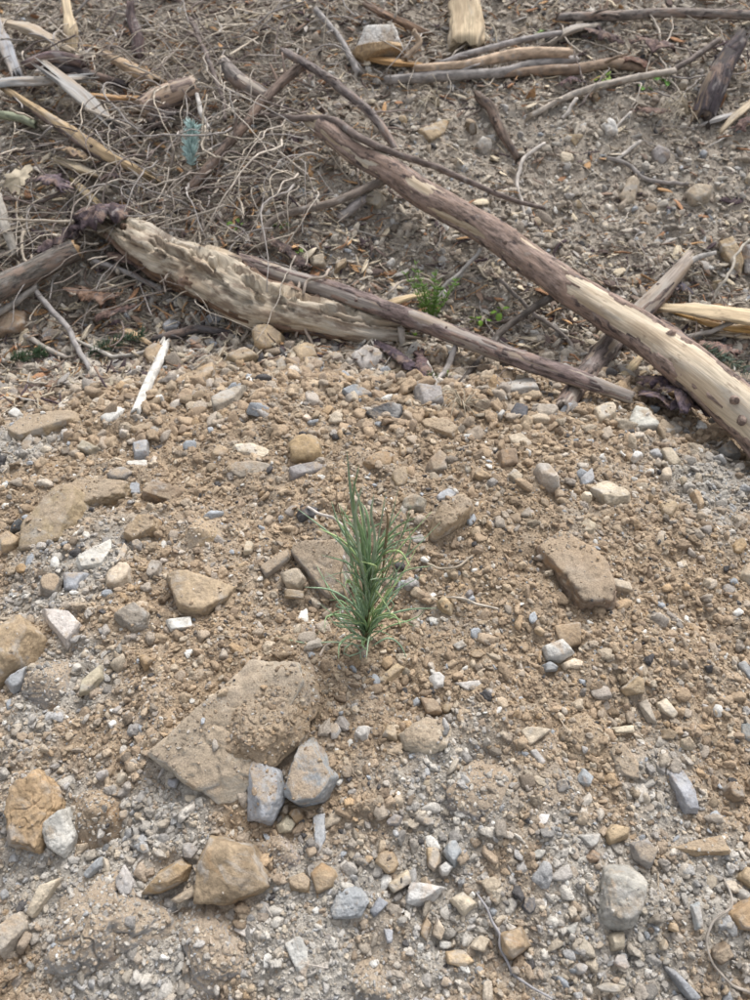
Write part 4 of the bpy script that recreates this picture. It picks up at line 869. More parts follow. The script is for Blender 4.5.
BK = [
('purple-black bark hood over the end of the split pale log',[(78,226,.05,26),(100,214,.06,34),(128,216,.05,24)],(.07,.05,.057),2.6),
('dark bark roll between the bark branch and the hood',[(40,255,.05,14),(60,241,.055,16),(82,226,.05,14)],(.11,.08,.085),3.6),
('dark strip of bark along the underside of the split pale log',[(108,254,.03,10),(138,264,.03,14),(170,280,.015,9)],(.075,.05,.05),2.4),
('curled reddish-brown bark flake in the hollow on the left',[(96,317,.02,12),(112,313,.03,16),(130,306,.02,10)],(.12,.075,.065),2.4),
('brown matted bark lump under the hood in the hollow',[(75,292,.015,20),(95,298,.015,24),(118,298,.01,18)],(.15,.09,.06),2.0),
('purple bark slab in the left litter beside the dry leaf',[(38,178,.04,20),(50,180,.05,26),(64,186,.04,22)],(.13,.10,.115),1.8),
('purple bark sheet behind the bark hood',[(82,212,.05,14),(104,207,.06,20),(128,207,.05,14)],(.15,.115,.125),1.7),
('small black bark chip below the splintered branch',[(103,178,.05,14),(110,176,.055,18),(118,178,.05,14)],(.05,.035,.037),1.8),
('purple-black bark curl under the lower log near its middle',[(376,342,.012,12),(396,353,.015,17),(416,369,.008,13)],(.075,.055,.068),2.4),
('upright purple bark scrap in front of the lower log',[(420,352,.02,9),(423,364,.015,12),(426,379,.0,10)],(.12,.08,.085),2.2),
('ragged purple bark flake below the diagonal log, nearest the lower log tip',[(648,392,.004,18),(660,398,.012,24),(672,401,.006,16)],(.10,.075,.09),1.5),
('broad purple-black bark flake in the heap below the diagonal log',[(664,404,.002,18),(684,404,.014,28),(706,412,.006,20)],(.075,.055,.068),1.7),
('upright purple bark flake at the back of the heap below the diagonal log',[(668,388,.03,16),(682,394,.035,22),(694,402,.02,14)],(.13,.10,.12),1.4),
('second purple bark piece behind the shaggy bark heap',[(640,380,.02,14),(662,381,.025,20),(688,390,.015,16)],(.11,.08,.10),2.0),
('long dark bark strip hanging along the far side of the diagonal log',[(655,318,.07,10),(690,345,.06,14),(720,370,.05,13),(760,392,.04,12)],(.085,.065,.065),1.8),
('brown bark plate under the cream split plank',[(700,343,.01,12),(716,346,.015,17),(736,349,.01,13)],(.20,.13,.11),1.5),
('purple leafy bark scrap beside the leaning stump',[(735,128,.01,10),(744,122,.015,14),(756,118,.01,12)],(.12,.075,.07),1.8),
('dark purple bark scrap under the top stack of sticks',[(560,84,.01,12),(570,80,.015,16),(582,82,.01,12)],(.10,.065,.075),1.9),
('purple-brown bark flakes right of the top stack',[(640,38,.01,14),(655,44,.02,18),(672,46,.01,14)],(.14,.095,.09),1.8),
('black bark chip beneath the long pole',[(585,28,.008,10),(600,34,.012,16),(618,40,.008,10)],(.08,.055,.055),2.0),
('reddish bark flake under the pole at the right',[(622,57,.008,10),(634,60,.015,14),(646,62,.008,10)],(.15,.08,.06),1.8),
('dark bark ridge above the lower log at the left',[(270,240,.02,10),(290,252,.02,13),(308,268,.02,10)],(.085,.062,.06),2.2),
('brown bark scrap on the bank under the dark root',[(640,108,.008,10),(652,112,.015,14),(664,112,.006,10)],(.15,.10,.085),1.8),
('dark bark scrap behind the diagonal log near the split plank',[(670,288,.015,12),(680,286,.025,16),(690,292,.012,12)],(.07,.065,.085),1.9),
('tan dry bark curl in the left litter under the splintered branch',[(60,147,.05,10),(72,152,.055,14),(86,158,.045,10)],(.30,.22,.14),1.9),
('black bark chunk in the tangle',[(150,128,.03,16),(160,118,.035,18),(172,112,.03,14)],(.06,.047,.045),2.0),
]
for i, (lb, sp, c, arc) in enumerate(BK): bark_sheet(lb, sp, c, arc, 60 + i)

# ---- the tangle of thin twigs on the upper left and the loose twigs elsewhere
def twig(rg, px, py, L, r, c, cname, group, h0=.01, arch=.04, curl=.5, ang=None):
    g = P(px, py, h0 * rg.random()); a = rg.uniform(0, 2 * math.pi) if ang is None else ang + rg.normal() * .75; n = 14
    pos = np.array(g); dr = np.array([math.cos(a), math.sin(a), 0.15 * rg.normal()]); pts = [pos]; k1 = rg.normal() * curl; k2 = rg.normal() * curl * .6
    for i in range(n - 1):
        t = i / n; a += rg.normal() * .16 + (k1 + k2 * math.sin(6 * t + k1)) / n * 2.4
        st = np.array([math.cos(a), math.sin(a), 0]) * L / n; pos = pos + st; z = float(base_h(pos[0], pos[1])) 
        pos[2] = z + (g.z - float(base_h(g.x, g.y))) + arch * math.sin(math.pi * min(1, t * 1.1)) + .002; pts.append(pos.copy())
    pts = rough_path(rough_path(np.array(pts), .005, int(rg.integers(1e6)), 24), .0022, int(rg.integers(1e6)), 80); o = tuple(pts[n // 2])
    V, f, gc, *_ = sweep(pts, np.linspace(r, r * .35, n), 6, 1, .2, (2, 25), int(rg.integers(1000)), .6)
    mx, my = pix(o); ln, lp = min(TLAND, key=lambda q: (q[1][0] - mx) ** 2 + (q[1][1] - my) ** 2); dx, dy = mx - lp[0], my - lp[1]
    rel = ('close ' if math.hypot(dx, dy) < 22 else '') + (('right of' if dx > 0 else 'left of') if abs(dx) > 2 * abs(dy) else ('below' if dy > 0 else 'above') if abs(dy) > 2 * abs(dx) else ('below and ' if dy > 0 else 'above and ') + ('right of' if dx > 0 else 'left of'))
    label = f"{'short' if L < .15 else 'long' if L > .27 else 'medium-long'} {cname} {'straight' if abs(k1) < .3 else 'bent' if abs(k1) < .8 else 'curling'} twig {rel} the {ln}"
    return tag(link('twig', new_mesh('twig', localise(V, o), f, M_TWIG, gc), None, o, c), label, 'twig', group)
rg = np.random.default_rng(5)
TC = [(.38, .335, .285), (.27, .23, .20), (.46, .405, .345), (.19, .155, .14), (.50, .435, .355), (.34, .31, .29)]
TNAME = ['grey-brown', 'brown', 'pale grey', 'dark brown', 'straw-coloured', 'grey']
TLAND = [('split pale log', (230, 285)), ('blue-green sprig', (192, 145)), ('purple bark hood', (100, 214)), ('splintered orange branch', (75, 135)), ('grey boards', (60, 85)), ('upright dark stick', (135, 30)),
         ('arching branch', (350, 95)), ('sawn block', (377, 42)), ('cream split billet', (467, 15)), ('top stack of sticks', (520, 65)), ('long pole', (660, 15)), ('leaning stump', (720, 80)), ('tall cream bank stone', (629, 190)),
         ('orange-cream bank rock', (698, 195)), ('diagonal log', (480, 226)), ('feathery green shoot', (433, 295)), ('cream split plank', (720, 315)), ('crossing branch', (625, 330)), ('slim lower log', (520, 360)),
         ('dry lobed leaf', (20, 178)), ('white curved twig', (522, 180)), ('clover patch', (606, 82)), ('pinkish log chunk', (165, 97)), ('thick grey branch stub', (245, 82)), ('low side branch', (285, 216)), ('corner split piece', (30, 30)), ('grey bark branch', (35, 270))]
def tw(n, box, L, r, label, group, **kw):
    for _ in range(n):
        ci = rg.integers(len(TC)); c = np.array(TC[ci]) * rg.uniform(.9, 1.15); label = TNAME[ci]
        twig(rg, rg.uniform(box[0], box[2]), rg.uniform(box[1], box[3]), rg.uniform(*L), rg.uniform(*r), tuple(map(float, c)), label, group, **kw)
tw(88, (110, 60, 330, 190), (.12, .38), (.0014, .0030), 'thin dry twig in the tangle above the split pale log', 'twigs of the brush tangle', h0=.09, arch=.05, curl=.42, ang=-2.3)
tw(40, (70, 170, 300, 290), (.12, .34), (.0013, .0024), 'thin dry rootlet draped over the split pale log and its bark', 'rootlets draped by the split log', h0=.06, arch=.04, curl=.5, ang=-2.2)
tw(34, (0, 0, 180, 110), (.12, .40), (.0016, .0030), 'thin grey twig among the top left debris', 'twigs of the top left debris', h0=.05, arch=.03, curl=.35)
tw(26, (0, 120, 130, 260), (.10, .30), (.0013, .0026), 'thin dry twig in the litter by the left edge', 'twigs in the left litter', h0=.04, arch=.03, curl=.7)
tw(34, (180, 0, 430, 110), (.12, .40), (.0016, .0030), 'thin grey twig in the brush along the top', 'twigs along the top', h0=.06, arch=.04, curl=.4)
tw(30, (440, 0, 750, 110), (.10, .34), (.0016, .0032), 'thin twig among the sticks at the upper right', 'twigs at the upper right', h0=.02, arch=.02, curl=.6)
tw(26, (420, 110, 750, 260), (.06, .20), (.0009, .0018), 'small dry twig strewn on the stony bank', 'twigs on the stony bank', h0=.004, arch=.012, curl=.8)
tw(24, (480, 260, 720, 390), (.07, .22), (.0009, .0019), 'small dry twig in the litter under the diagonal log', 'twigs under the diagonal log', h0=.02, arch=.015, curl=.7)

same = {}
for o in scene.objects:
    if o.name.startswith('twig') and o.parent is None and 'label' in o: same.setdefault(o['label'], []).append(o)
for lb, os_ in same.items():
    if len(os_) > 1:
        lp = next(q[1] for q in TLAND if lb.endswith('the ' + q[0])); os_.sort(key=lambda o: (pix(o.location)[0] - lp[0]) ** 2 + (pix(o.location)[1] - lp[1]) ** 2)
        for i, o in enumerate(os_): o['label'] = lb + (', the nearer one', ', the farther one')[i] if len(os_) == 2 else lb + ', ' + ('nearest', 'second-nearest', 'third-nearest', 'fourth-nearest', 'farthest')[min(i, 4)] + ' one'

# ================================================================= plants
def blade(path, r, sides=4, flat=.55):
    n = len(path); t = np.linspace(0, 1, n); rad = r * np.clip(np.minimum(1, .55 + t * 3) * (1 - .85 * np.clip((t - .55) / .45, 0, 1) ** 1.6), .12, 1)
    return sweep(path, rad, sides, flat, 0, (1, 1), 0, 0)
NEEDLE_G = [(.20, .29, .15), (.24, .34, .20), (.165, .25, .145), (.29, .37, .25), (.215, .305, .20), (.27, .35, .16)]
root = empty('pine_seedling', tuple(P(366, 648))); tag(root, 'young pine seedling with long blue-green needles planted in bare stony soil', 'seedling')
B0 = np.array(root.location); Y0 = B0[1]
def add_needle(pts, r, c):
    p = catmull(pts, 11); V, f, gc, *_ = blade(p, r)
    link('needle', new_mesh('needle', localise(V, B0), f, M_LEAF, gc), root, (0, 0, 0), c)
stem_p = catmull([B0 + (0, 0, -.02), B0 + (.002, .004, .05), B0 + (.004, .012, .10), B0 + (.004, .02, .15)], 14)
V, f, gc, *_ = sweep(stem_p, np.linspace(.0042, .0022, 14), 8, 1, .12, (2, 30), 3, 0)
link('stem', new_mesh('stem', localise(V, B0), f, M_TWIG, gc), root, (0, 0, 0), (.16, .13, .07))
rg = np.random.default_rng(17)
for i in range(120):
    t = rg.random() ** 1.5; b = stem_p[int(2 + t * 11)] ; az = rg.uniform(0, 2 * math.pi)
    out = np.array([math.cos(az), math.sin(az), 0]); L = rg.uniform(.075, .15) * (1.0 if t > .3 else .85)
    sp0 = rg.uniform(.05, .42) if t > .3 else rg.uniform(.2, .75)
    d0 = out * sp0 + np.array([.03, .02, 1.0]); d0 /= np.linalg.norm(d0)
    bend = rg.normal() * .25; sd_ = np.array([-out[1], out[0], 0]) * bend
    pts = [b, b + d0 * L * .4, b + d0 * L * .75 + out * L * rg.uniform(-.03, .12) * (1 if t > .3 else 2) + sd_ * L * .3 - np.array([0, 0, .02 * L]), b + d0 * L + out * L * rg.uniform(-.05, .30) + sd_ * L * .8 - np.array([0, 0, rg.uniform(-.02, .15) * L])]
    c = np.array(NEEDLE_G[rg.integers(6)]) * rg.uniform(.85, 1.15)
    if rg.random() < .08: c = np.array((.26, .20, .13))
    add_needle(pts, rg.uniform(.0013, .0019), tuple(map(float, c * 1.22)))
def nd(pix_pts, yo, r, c): add_needle([np.array(PV(x, y, Y0 + yo)) for x, y in pix_pts], r, c)
def ndg(pix_pts, r, c): add_needle([np.array(P(x, y, h)) for x, y, h in pix_pts], r, c)
G1, G2, G3, BR = NEEDLE_G[0], NEEDLE_G[3], NEEDLE_G[4], (.22, .16, .10)
for q in ([(366, 600), (358, 545), (351, 495), (347, 452)], [(368, 600), (362, 540), (353, 500), (359, 466)], [(370, 590), (366, 540), (362, 510), (352, 478)], [(372, 590), (384, 545), (392, 515), (398, 490)],
          [(374, 600), (392, 560), (404, 530), (411, 505)], [(376, 600), (398, 570), (410, 545), (408, 522)], [(370, 590), (378, 540), (383, 510), (386, 492)], [(362, 600), (352, 560), (345, 530), (340, 505)],
          [(366, 590), (358, 540), (355, 515), (362, 487)], [(372, 580), (375, 540), (371, 515), (374, 494)], [(364, 610), (352, 570), (349, 540), (343, 520)]):
    nd(q, rg.uniform(-.02, .03), .0017, [G1, G2, G3][rg.integers(3)])
nd([(352, 560), (345, 530), (338, 505), (336, 480)], .0, .0012, BR); nd([(382, 580), (386, 540), (388, 520), (384, 505)], .01, .0016, BR); nd([(388, 575), (396, 550), (402, 530), (400, 515)], -.01, .0010, (.42, .33, .27))
ndg([(364, 646, .02), (335, 642, .02), (305, 643, .012), (276, 636, .008)], .0012, G2)
ndg([(366, 648, .02), (352, 656, .02), (343, 652, .03), (352, 643, .03), (362, 655, .012), (350, 668, .006), (338, 674, .004)], .0013, G2)
ndg([(372, 646, .02), (388, 638, .03), (400, 645, .02), (408, 661, .004)], .0014, G3)
ndg([(364, 642, .04), (346, 622, .05), (340, 610, .04), (352, 596, .06)], .0011, G2)
ndg([(368, 640, .04), (350, 630, .04), (330, 622, .02), (312, 640, .004)], .0010, (.30, .34, .22))
ndg([(366, 640, .05), (352, 640, .03), (345, 655, .01)], .0012, G1)

def sprig(name, label, spec, c, nl=.014, dens=60, cat='plant', r=.0008, group=None, tilt=.9):
    """a twig set all round with short needles"""
    n = 24; path, rad = path_of(spec, n, .2); path = rough_path(path, .002, 8); T, Uu, Vv = frames(path); o = tuple(path[0]); root = empty(name, o); tag(root, label, cat, group)
    V, f, gc, *_ = sweep(path, np.linspace(.0016, .0008, n), 6, 1, .1, (2, 20), 3, 0)
    link('stem', new_mesh('stem', localise(V, o), f, M_TWIG, gc), root, (0, 0, 0), (.14, .12, .07))
    rg = np.random.default_rng(sum(map(ord, label))); VV, FF, k0 = [], [], 0
    for i in range(dens * 3):
        k = int(rg.integers(1, n)); a = rg.uniform(0, 2 * math.pi); dr = Uu[k] * math.cos(a) + Vv[k] * math.sin(a) + T[k] * rg.uniform(.4, 1.1) * tilt; dr /= np.linalg.norm(dr)
        L = nl * rg.uniform(.7, 1.2); p = np.array([path[k] + dr * L * t + np.array([0, 0, .12 * L * t * t]) for t in np.linspace(0, 1, 4)])
        v, f, *_ = sweep(p, r * np.array([1, 1.1, .9, .3]), 3, 1, 0, (1, 1), 0, 0); VV.append(v); FF += [tuple(x + k0 for x in q) for q in f]; k0 += len(v)
    nd_ = link('needles', new_mesh('needles', localise(np.vstack(VV), o), FF, M_LEAF), root, (0, 0, 0), c); nd_['kind'] = 'stuff'
    return root
sprig('conifer_sprig', 'frosty blue-green conifer sprig in the brush tangle', [(193, 166, .05, 6), (191, 147, .075, 6), (193, 128, .10, 6)], (.40, .54, .52), nl=.023, dens=110, r=.0017)
sprig('conifer_sprig', 'dark green fir sprig in the hollow under the pale bowed twig', [(88, 358, .01, 5), (110, 345, .02, 5), (140, 335, .02, 5)], (.06, .105, .06), nl=.02, dens=70)
sprig('conifer_sprig', 'dark green fir sprig at the left edge of the hollow', [(10, 361, .006, 5), (28, 356, .012, 5), (44, 353, .01, 5)], (.07, .12, .06), nl=.018, dens=60)
sprig('conifer_sprig', 'dusty green fir sprig behind the thick end of the diagonal log', [(700, 345, .02, 5), (722, 357, .025, 5), (748, 372, .02, 5)], (.16, .22, .17), nl=.018, dens=50)
sprig('conifer_sprig', 'green fir sprig under the lower log beside the purple bark', [(403, 362, .004, 4), (420, 372, .008, 4), (436, 380, .006, 4)], (.10, .16, .06), nl=.014, dens=40)
# feathery green shoot between the logs
fr = empty('green_shoot', tuple(P(430, 322))); tag(fr, 'bright green feathery shoot growing between the two logs', 'plant'); o = np.array(fr.location); rg = np.random.default_rng(3)
for i in range(14):
    a = rg.uniform(-.5, .6); L = rg.uniform(.07, .13); base = o + np.array([rg.normal() * .008, rg.normal() * .008, 0]); p = np.array([base + np.array([math.sin(a) * L * t * (.5 + .5 * t), .1 * L * t, L * t]) for t in np.linspace(0, 1, 8)])
    V, f, gc, *_ = sweep(p, np.linspace(.0011, .0006, 8), 5, 1, 0, (1, 1), 0, 0); st = link('shoot', new_mesh('shoot', localise(V, o), f, M_LEAF, gc), fr, (0, 0, 0), (.14, .22, .06))
    VV, FF, k0 = [], [], 0
    for j in range(46):
        k = rg.integers(2, 8); az = rg.uniform(0, 2 * math.pi); dr = np.array([math.cos(az), math.sin(az), rg.uniform(.5, 1.2)]); dr /= np.linalg.norm(dr); l = rg.uniform(.008, .016)
        q = np.array([p[k] + dr * l * t for t in np.linspace(0, 1, 3)]); v, f, *_ = sweep(q, .0008 * np.array([1, 1, .3]), 3, 1, 0, (1, 1), 0, 0); VV.append(v); FF += [tuple(x + k0 for x in y) for y in f]; k0 += len(v)
    nn_ = link('leaves', new_mesh('leaves', localise(np.vstack(VV), o), FF, M_LEAF), st, (0, 0, 0), (.15, .27, .055)); nn_['kind'] = 'stuff'
# small broad-leaved seedlings
def leaf_mesh(L, wd, rg):
    n, m = 6, 5; V = []
    for i in range(n):
        t = i / (n - 1); hw = wd * math.sin(math.pi * min(1, .12 + t * .9)) ** .7
        for j in range(m):
            s_ = j / (m - 1) * 2 - 1; V.append((s_ * hw, t * L, .25 * wd * s_ * s_ - .25 * L * t * t + .02 * L))
    V = np.array(V); V2 = V - np.array([0, 0, .0005]); N = len(V); f = []
    for i in range(n - 1):
        for j in range(m - 1):
            a = i * m + j; f += [(a, a + 1, a + m + 1, a + m), (N + a, N + a + m, N + a + m + 1, N + a + 1)]
    rim = [j for j in range(m)] + [i * m + m - 1 for i in range(1, n)] + [(n - 1) * m + j for j in range(m - 2, -1, -1)] + [i * m for i in range(n - 2, 0, -1)]
    for a, b in zip(rim, rim[1:] + rim[:1]): f.append((a, N + a, N + b, b))
    return np.vstack([V, V2]), f
def sproutlet(px, py, label, n, size, h, c, seed):
    rg = np.random.default_rng(seed); g = P(px, py); root = empty('leafy_sprout', tuple(g)); tag(root, label, 'plant', 'small leafy sprouts')
    for i in range(n):
        a = i / n * 2 * math.pi + rg.normal() * .4; R_ = size * rg.uniform(.15, .8); tip = np.array([math.cos(a) * R_, math.sin(a) * R_, h * rg.uniform(.6, 1.1)])
        p = catmull([(0, 0, -.004), tip * .5 + np.array([0, 0, h * .2]), tip], 6); V, f, gc, *_ = sweep(p, np.linspace(.0008, .0006, 6), 5, 1, 0, (1, 1), 0, 0)
        link('stalk', new_mesh('stalk', V, f, M_LEAF, gc), root, (0, 0, 0), (.18, .22, .07))
        L = 1.35 * size * rg.uniform(.6, .95); V, f = leaf_mesh(L, L * .42, rg); lf = link('leaf', new_mesh('leaf', V, f, M_LEAF), root, tuple(tip), tuple(float(x) for x in np.array(c) * rg.uniform(.8, 1.2))); lf.rotation_euler = (rg.normal() * .35 - .1, rg.normal() * .35, a - math.pi / 2 + rg.normal() * .3)
YG = (.19, .33, .045)
sproutlet(478, 327, 'bright green round-leaved sprout right of the feathery shoot', 5, .016, .02, YG, 1)
sproutlet(500, 318, 'bright green sprout under the diagonal log beside its side branch', 4, .017, .022, YG, 2)
sproutlet(412, 336, 'bright green leaves poking out under the lower log', 5, .016, .012, YG, 3)
sproutlet(447, 379, 'tiny green sprout by the grey stub in front of the lower log', 3, .012, .01, YG, 4)
sproutlet(541, 38, 'small green sprout at the end of the top stack of sticks', 5, .018, .012, (.17, .27, .07), 5)
sproutlet(606, 82, 'green clover patch under the brown knobbly stick', 8, .02, .014, (.20, .30, .06), 6)
sproutlet(664, 84, 'single dark green sprout right of the clover patch', 4, .02, .012, (.10, .24, .04), 7)
sproutlet(643, 90, 'tiny green sprout between clover patch and single dark sprout', 3, .015, .01, (.12, .25, .04), 8)
sproutlet(237, 228, 'green leaves in the litter above the split pale log', 4, .015, .012, (.16, .28, .05), 9)
sproutlet(298, 254, 'tiny green tuft above the left end of the lower log', 4, .014, .010, (.16, .26, .05), 10)
sproutlet(283, 228, 'mossy green tuft at the tip of the low side branch', 5, .015, .01, (.13, .2, .06), 11)
# a dry lobed leaf
g = P(20, 178, .05); V, f = [], []
prof_l = [(0, 0), (.25, .1), (.5, .05), (.42, .3), (.62, .35), (.4, .5), (.45, .68), (.2, .7), (.22, .9), (0, 1)]
for z_ in (0, -.0008):
    for sgn in (1, -1):
        for x_, y_ in (prof_l if sgn > 0 else prof_l[1:-1][::-1]): V.append((sgn * x_ * .05, (y_ - .5) * .085, z_ + .22 * x_ * x_ * .06 + .01 * math.sin(y_ * 5)))
nv = len(V) // 2; V += [(0, 0, .004), (0, 0, .0032)]; f = []
for i in range(nv):
    j = (i + 1) % nv; f += [(i, j, 2 * nv), (nv + j, nv + i, 2 * nv + 1), (i, nv + i, nv + j, j)]
lf = tag(link('dry_leaf', new_mesh('dry_leaf', V, f, M_LEAF, smooth=False), None, tuple(g), (.40, .34, .25)), 'dry buff lobed leaf in the litter near the left edge', 'leaf'); lf.rotation_euler = (R(40), R(15), R(-25))
# tuft of bleached rootlets
for (bx, by, n_, lb) in ((462, 408, 26, 'bleached root tuft lying on the crest stones'), (688, 117, 22, 'arched tuft of dry grass before the leaning stump'), (440, 108, 16, 'pale dry grass tuft below the top stack')):
    tuft = empty('root_tuft' if bx == 462 else 'grass_tuft', tuple(P(bx, by))); tag(tuft, lb, 'root tuft' if bx == 462 else 'dry grass'); o = np.array(tuft.location); rg = np.random.default_rng(bx)
    for i in range(n_):
        a = rg.uniform(0, 2 * math.pi) if bx == 462 else math.pi + rg.normal() * .8; L = rg.uniform(.03, .07) if bx == 462 else rg.uniform(.06, .13); hh = rg.uniform(.2, .6) * L
        p = catmull([o, o + np.array([math.cos(a) * L * .4, math.sin(a) * L * .4, hh]), o + np.array([math.cos(a + .2) * L, math.sin(a + .2) * L, rg.uniform(-.1, .3) * L])], 9)
        V, f, gc, *_ = sweep(p, np.linspace(.0011, .0006, 9), 5, 1, 0, (1, 1), 0, 0)
        link('rootlet' if bx == 462 else 'blade', new_mesh('rootlet', localise(V, o), f, M_TWIG, gc), tuft, (0, 0, 0), tuple(float(x) for x in np.array((.46, .40, .31)) * rg.uniform(.75, 1.15)))

# ================================================================= loose soil, chips and litter (nobody could count them)
def variants(cname, makers):
    c = bpy.data.collections.new(cname)
    for i, me in enumerate(makers):
        o = bpy.data.objects.new(f'{cname}_{i:02d}', me); c.objects.link(o)
    return c
def rnd_solid(seed, ext, k, amp, lv, nplanes=7):
    rg = np.random.default_rng(seed); pl = []
    for _ in range(nplanes):
        n = rg.normal(size=3); n /= np.linalg.norm(n); pl.append((*n, rg.uniform(.6, 1.0) * float(np.sqrt(((n * np.array(ext)) ** 2).sum()))))
    for ax in range(3):
        for sg in (1, -1): n = np.zeros(3); n[ax] = sg; pl.append((*n, ext[ax]))
    v, f = solid(pl, ext, lv, k, amp, 2.0, seed, 2, rg); return v, f
crumbs = [new_mesh('crumb', *rnd_solid(200 + i, (1, .85, .72), 12, .24, 3, 6), M_CRUMB) for i in range(8)]
chips = [new_mesh('chip', *rnd_solid(300 + i, (1, [.8, .6, .75, .45][i % 4], [.38, .26, .5, .3][i % 4]), 60, .05, 3, 9), M_CRUMB) for i in range(12)]
cv_soil = variants('soil_variants', crumbs + chips)
def fibre(seed):
    rg = np.random.default_rng(seed); a = 0; p = np.zeros(3); pts = [p]
    k = rg.normal() * .75
    for i in range(7): a += k / 7 + rg.normal() * .12; p = p + np.array([math.cos(a), math.sin(a), rg.normal() * .15 + .05 * math.sin(i)]) / 7; pts.append(p)
    V, f, gc, *_ = sweep(np.array(pts) - np.array(pts).mean(0), np.linspace(.03, .016, 8) * rg.uniform(.6, 1.3), 5, 1, .1, (2, 5), seed, .3); return new_mesh('fibre', V, f, M_CRUMB)
def shred(seed):
    rg = np.random.default_rng(seed); p = np.array([[t, .08 * math.sin(3 * t + seed), .05 * math.sin(4 * t)] for t in np.linspace(-.5, .5, 6)])
    V, f, gc, *_ = sweep(p, np.array([.05, .13, .16, .15, .11, .04]) * rg.uniform(.7, 1.3), 8, .22, .15, (2, 4), seed, 1.5, 3.0); return new_mesh('shred', V, f, M_CRUMB)
cv_lit = variants('litter_variants', [fibre(i) for i in range(9)] + [shred(40 + i) for i in range(5)])

def scatter(name, label, pts, rot, scl, idx_, colr, coll, cat):
    me = bpy.data.meshes.new(name); me.vertices.add(len(pts)); me.vertices.foreach_set('co', np.asarray(pts, np.float32).ravel())
    for nm, ty, dat, key in (('rot', 'FLOAT_VECTOR', rot, 'vector'), ('scl', 'FLOAT_VECTOR', scl, 'vector')):
        a = me.attributes.new(nm, ty, 'POINT'); a.data.foreach_set(key, np.asarray(dat, np.float32).ravel())
    a = me.attributes.new('pick', 'INT', 'POINT'); a.data.foreach_set('value', np.asarray(idx_, np.int32))
    a = me.attributes.new('col', 'FLOAT_COLOR', 'POINT'); a.data.foreach_set('color', np.hstack([colr, np.ones((len(pts), 1))]).astype(np.float32).ravel())
    me.update(); me.materials.append(M_CRUMB); o = link(name, me); tag(o, label, cat, kind='stuff')
    ng = bpy.data.node_groups.new(name, 'GeometryNodeTree'); ng.interface.new_socket('Geometry', in_out='INPUT', socket_type='NodeSocketGeometry'); ng.interface.new_socket('Geometry', in_out='OUTPUT', socket_type='NodeSocketGeometry')
    N = ng.nodes; Lk = ng.links; gi, go = N.new('NodeGroupInput'), N.new('NodeGroupOutput'); ci = N.new('GeometryNodeCollectionInfo'); ci.inputs['Collection'].default_value = coll
    ci.inputs['Separate Children'].default_value = True; ci.inputs['Reset Children'].default_value = True; ip = N.new('GeometryNodeInstanceOnPoints'); ip.inputs['Pick Instance'].default_value = True
    def na(nm, ty):
        n = N.new('GeometryNodeInputNamedAttribute'); n.data_type = ty; n.inputs['Name'].default_value = nm; return n.outputs['Attribute']
    Lk.new(gi.outputs[0], ip.inputs['Points']); Lk.new(ci.outputs[0], ip.inputs['Instance']); Lk.new(na('pick', 'INT'), ip.inputs['Instance Index'])
    er = N.new('FunctionNodeEulerToRotation'); Lk.new(na('rot', 'FLOAT_VECTOR'), er.inputs[0]); Lk.new(er.outputs[0], ip.inputs['Rotation']); Lk.new(na('scl', 'FLOAT_VECTOR'), ip.inputs['Scale']); Lk.new(ip.outputs[0], go.inputs[0])
    md = o.modifiers.new('scatter', 'NODES'); md.node_group = ng; return o
tree = BVHTree.FromPolygons(np.vstack(TREE_V).tolist(), np.vstack(TREE_F).tolist())
rg = np.random.default_rng(77)
def sample(n, ylo, yhi, widen=1.62):
    """positions on the ground, thinning with distance"""
    xs, ys = [], []; have = 0
    while have < n:
        y = rg.uniform(ylo, yhi, n * 3); hwid = (.42 + .38 * np.clip(y, 0, 4.2)) * widen; hm = (.42 + .38 * yhi) * widen
        x = rg.uniform(-1, 1, n * 3) * hm; d2 = y ** 2 + .72; keep = (np.abs(x) < hwid) & (rg.random(n * 3) < (ylo ** 2 * (ylo > 0) + .72) / d2)
        xs.append(x[keep]); ys.append(y[keep]); have += keep.sum()
    return np.concatenate(xs)[:n], np.concatenate(ys)[:n]
def settle(x, y, on_stone):
    DU = np.concatenate(TREE_D); cl = fbm(xyz(x, y, 26), 3, 77); z = base_h(x, y) + fine_h(x, y); keep = np.ones(len(x), bool); raised = np.zeros(len(x), bool); u = rg.random(len(x))
    for i in range(len(x)):
        h = tree.ray_cast(Vector((x[i], y[i], z[i] + .4)), Vector((0, 0, -1)), .5)
        if h[0] is not None and h[0].z > z[i]:
            if h[1].z > .35 and u[i] < (1.0 if DU[h[2]] > .97 else on_stone) * (1.0 if DU[h[2]] > .97 else .04 + 2.6 * max(0, DU[h[2]] - .12) * max(0., .35 + cl[i])): z[i] = h[0].z; raised[i] = True
            else: keep[i] = False
    return z, keep, raised
def pareto(n, lo, hi, a):
    u = rg.random(n); return lo * (1 - u * (1 - (lo / hi) ** a)) ** (-1 / a)
SP_T = np.array([(.38, .287, .20), (.33, .247, .173), (.43, .342, .245), (.28, .213, .157), (.40, .282, .17), (.35, .312, .27), (.49, .43, .345)])
SP_G = np.array([(.42, .40, .37), (.36, .345, .33), (.52, .49, .45), (.40, .35, .29), (.34, .35, .365), (.58, .55, .50), (.46, .39, .30), (.25, .24, .235)])
SP_B = np.array([(.33, .29, .245), (.28, .24, .20), (.39, .35, .30), (.22, .18, .15), (.45, .41, .35), (.34, .335, .33), (.31, .25, .19), (.50, .47, .42)])
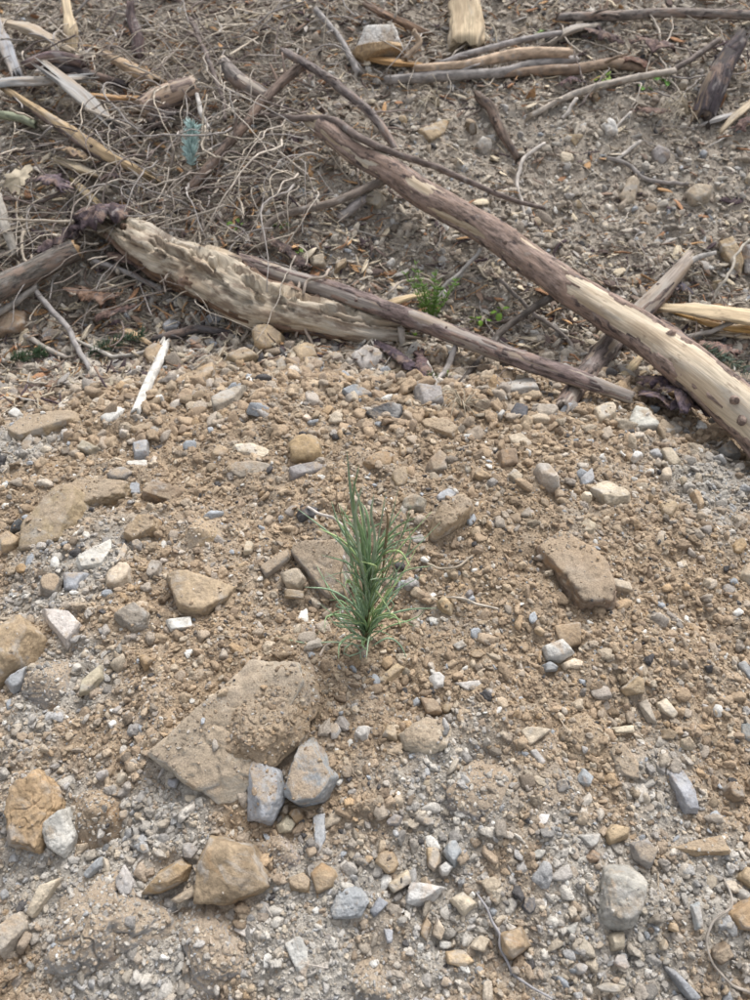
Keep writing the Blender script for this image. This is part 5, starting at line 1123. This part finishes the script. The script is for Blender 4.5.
def soil(name, label, n, ylo, yhi, lo, hi, a, chipf, on_stone, cat):
    x, y = sample(n, ylo, yhi); z, keep, raised = settle(x, y, on_stone); x, y, z, raised = x[keep], y[keep], z[keep], raised[keep]; m = len(x)
    s = pareto(m, lo, hi, a) * (.80 + .32 * np.sqrt(np.clip(y, 0, 3))) * np.where(raised, .6, 1.0) * (1 + .55 * sstep(.92, 1.05, y) * sstep(1.45, 1.32, y) * (hi > .01))
    gr, bk = greyness(x, y), backness(x, y); u = rg.random(m); isb = rg.random(m) < bk; isg = (rg.random(m) < np.clip(gr * .75 + .09, 0, 1)) & ~isb
    c = SP_T[rg.choice(7, m, p=[.24, .18, .14, .14, .05, .16, .09])]; c = np.where(isg[:, None], SP_G[rg.integers(0, 8, m)], c); c = np.where(isb[:, None], SP_B[rg.integers(0, 8, m)] * 1.14, c)
    mix = rg.uniform(.2, .65, m)[:, None]; c = c * (1 - mix) + soil_col(x, y) * 1.04 * mix
    rare = rg.random(m); c = np.where((rare < .015)[:, None], np.array((.62, .60, .56)), c); c = np.where(((rare > .015) & (rare < .03))[:, None], np.array((.34, .355, .375)), c); c = np.where((rare > .985)[:, None], np.array((.09, .085, .085)), c); c = np.where(((rare > .90) & (rare < .985))[:, None], c * .62, c)
    c = c * rg.uniform(.82, 1.15, m)[:, None]
    chip = rg.random(m) < np.where(isg | isb, chipf + .25, chipf); chip |= (rare < .04)
    pk = np.where(chip, rg.integers(8, 20, m), rg.integers(0, 8, m))
    rot = np.stack([rg.normal(0, .55, m), rg.normal(0, .55, m), rg.uniform(0, 6.28, m)], -1)
    sc = s[:, None] * rg.uniform(.75, 1.25, (m, 3)) * np.where(chip, 1.25, 1.0)[:, None]
    return scatter(name, label, np.stack([x, y, z + s * .15], -1), rot, sc, pk, c, cv_soil, cat)
soil('loose_soil_crumbs', 'fine tan and grey soil crumbs covering the planted ground', 168000, -.12, 1.5, .0011, .0044, 1.7, .30, .45, 'soil')
soil('loose_gravel', 'coarser crumbs and stone chips strewn over the planted ground', 20500, -.12, 1.5, .0036, .0105, 2.4, .45, .16, 'gravel')
soil('bank_gravel', 'grey-brown gravel and crumbs covering the bank behind the logs', 122000, 1.2, 3.5, .0014, .0105, 1.35, .45, .10, 'gravel')
def litter(name, label, n, ylo, yhi, Lr, cols, dens, fib=.75, rise=.012, thin=1.0):
    x, y = sample(n, ylo, yhi); keep = rg.random(n) < dens(x, y); x, y = x[keep], y[keep]; z = base_h(x, y) + fine_h(x, y); m = len(x); L = rg.uniform(*Lr, m) * (rg.random(m) * .7 + .5)
    pk = np.where(rg.random(m) < fib, rg.integers(0, 9, m), rg.integers(9, 14, m)); th = rg.uniform(.7, 1.4, m)
    rot = np.stack([rg.normal(0, .3, m), rg.normal(0, .32, m), rg.uniform(0, 6.28, m)], -1); c = np.array(cols)[rg.integers(0, len(cols), m)] * rg.uniform(.7, 1.25, m)[:, None]
    sc = np.stack([L, L * th * thin, L * th * thin], -1); sc[pk >= 9] *= .6
    return scatter(name, label, np.stack([x, y, z + rg.uniform(.002, 1, m) ** 1.5 * rise], -1), rot, sc, pk, c, cv_lit, 'litter')
LC = [(.36, .32, .27), (.28, .24, .20), (.42, .37, .30), (.18, .14, .115), (.33, .305, .28), (.12, .09, .08), (.46, .40, .31), (.24, .175, .135), (.42, .26, .14), (.55, .47, .35), (.075, .055, .06), (.30, .17, .10)]; LC = [tuple(1.1 * q for q in c) for c in LC]
def dens_back(x, y):
    left = sstep(.15, -.35, x + .1 * vnoise(xyz(x, y, 5), 71)); topr = sstep(2.0, 2.3, y + .1 * vnoise(xyz(x, y, 4), 72)); low = sstep(1.85, 1.6, y) * sstep(1.25, 1.4, y)
    return np.clip(.14 + .9 * left + .75 * topr + .5 * low, 0, 1) * sstep(1.24, 1.42, y + .14 * sstep(-.35, -.7, x) + .06 * vnoise(xyz(x, y, 8), 75))
litter('woody_litter', 'fine dead twigs, needles and bark shreds littering the bank', 49000, 1.1, 3.4, (.02, .08), LC, dens_back, .62)
def dens_brush(x, y):
    q = np.exp(-(((x + .50) / .42) ** 2 + ((y - 1.95) / .42) ** 2) ** 2) + .5 * sstep(2.15, 2.4, y) * sstep(.3, -.1, x)
    return np.clip(q * (.65 + .5 * vnoise(xyz(x, y, 6), 81)), 0, 1)
litter('brush_litter', 'matted mass of fine dead brush on the upper left bank', 14400, 1.35, 3.0, (.05, .17), [tuple(q) for q in TC], dens_brush, 1.0, .075, .55)
litter('straw_litter', 'a few straws and root hairs strewn over the planted ground', 260, .0, 1.2, (.012, .035), [(.42, .35, .27), (.33, .27, .21), (.5, .45, .4)], lambda x, y: np.ones_like(x), 1.0)
print('stones', len(STONES), 'objects', len(scene.objects))
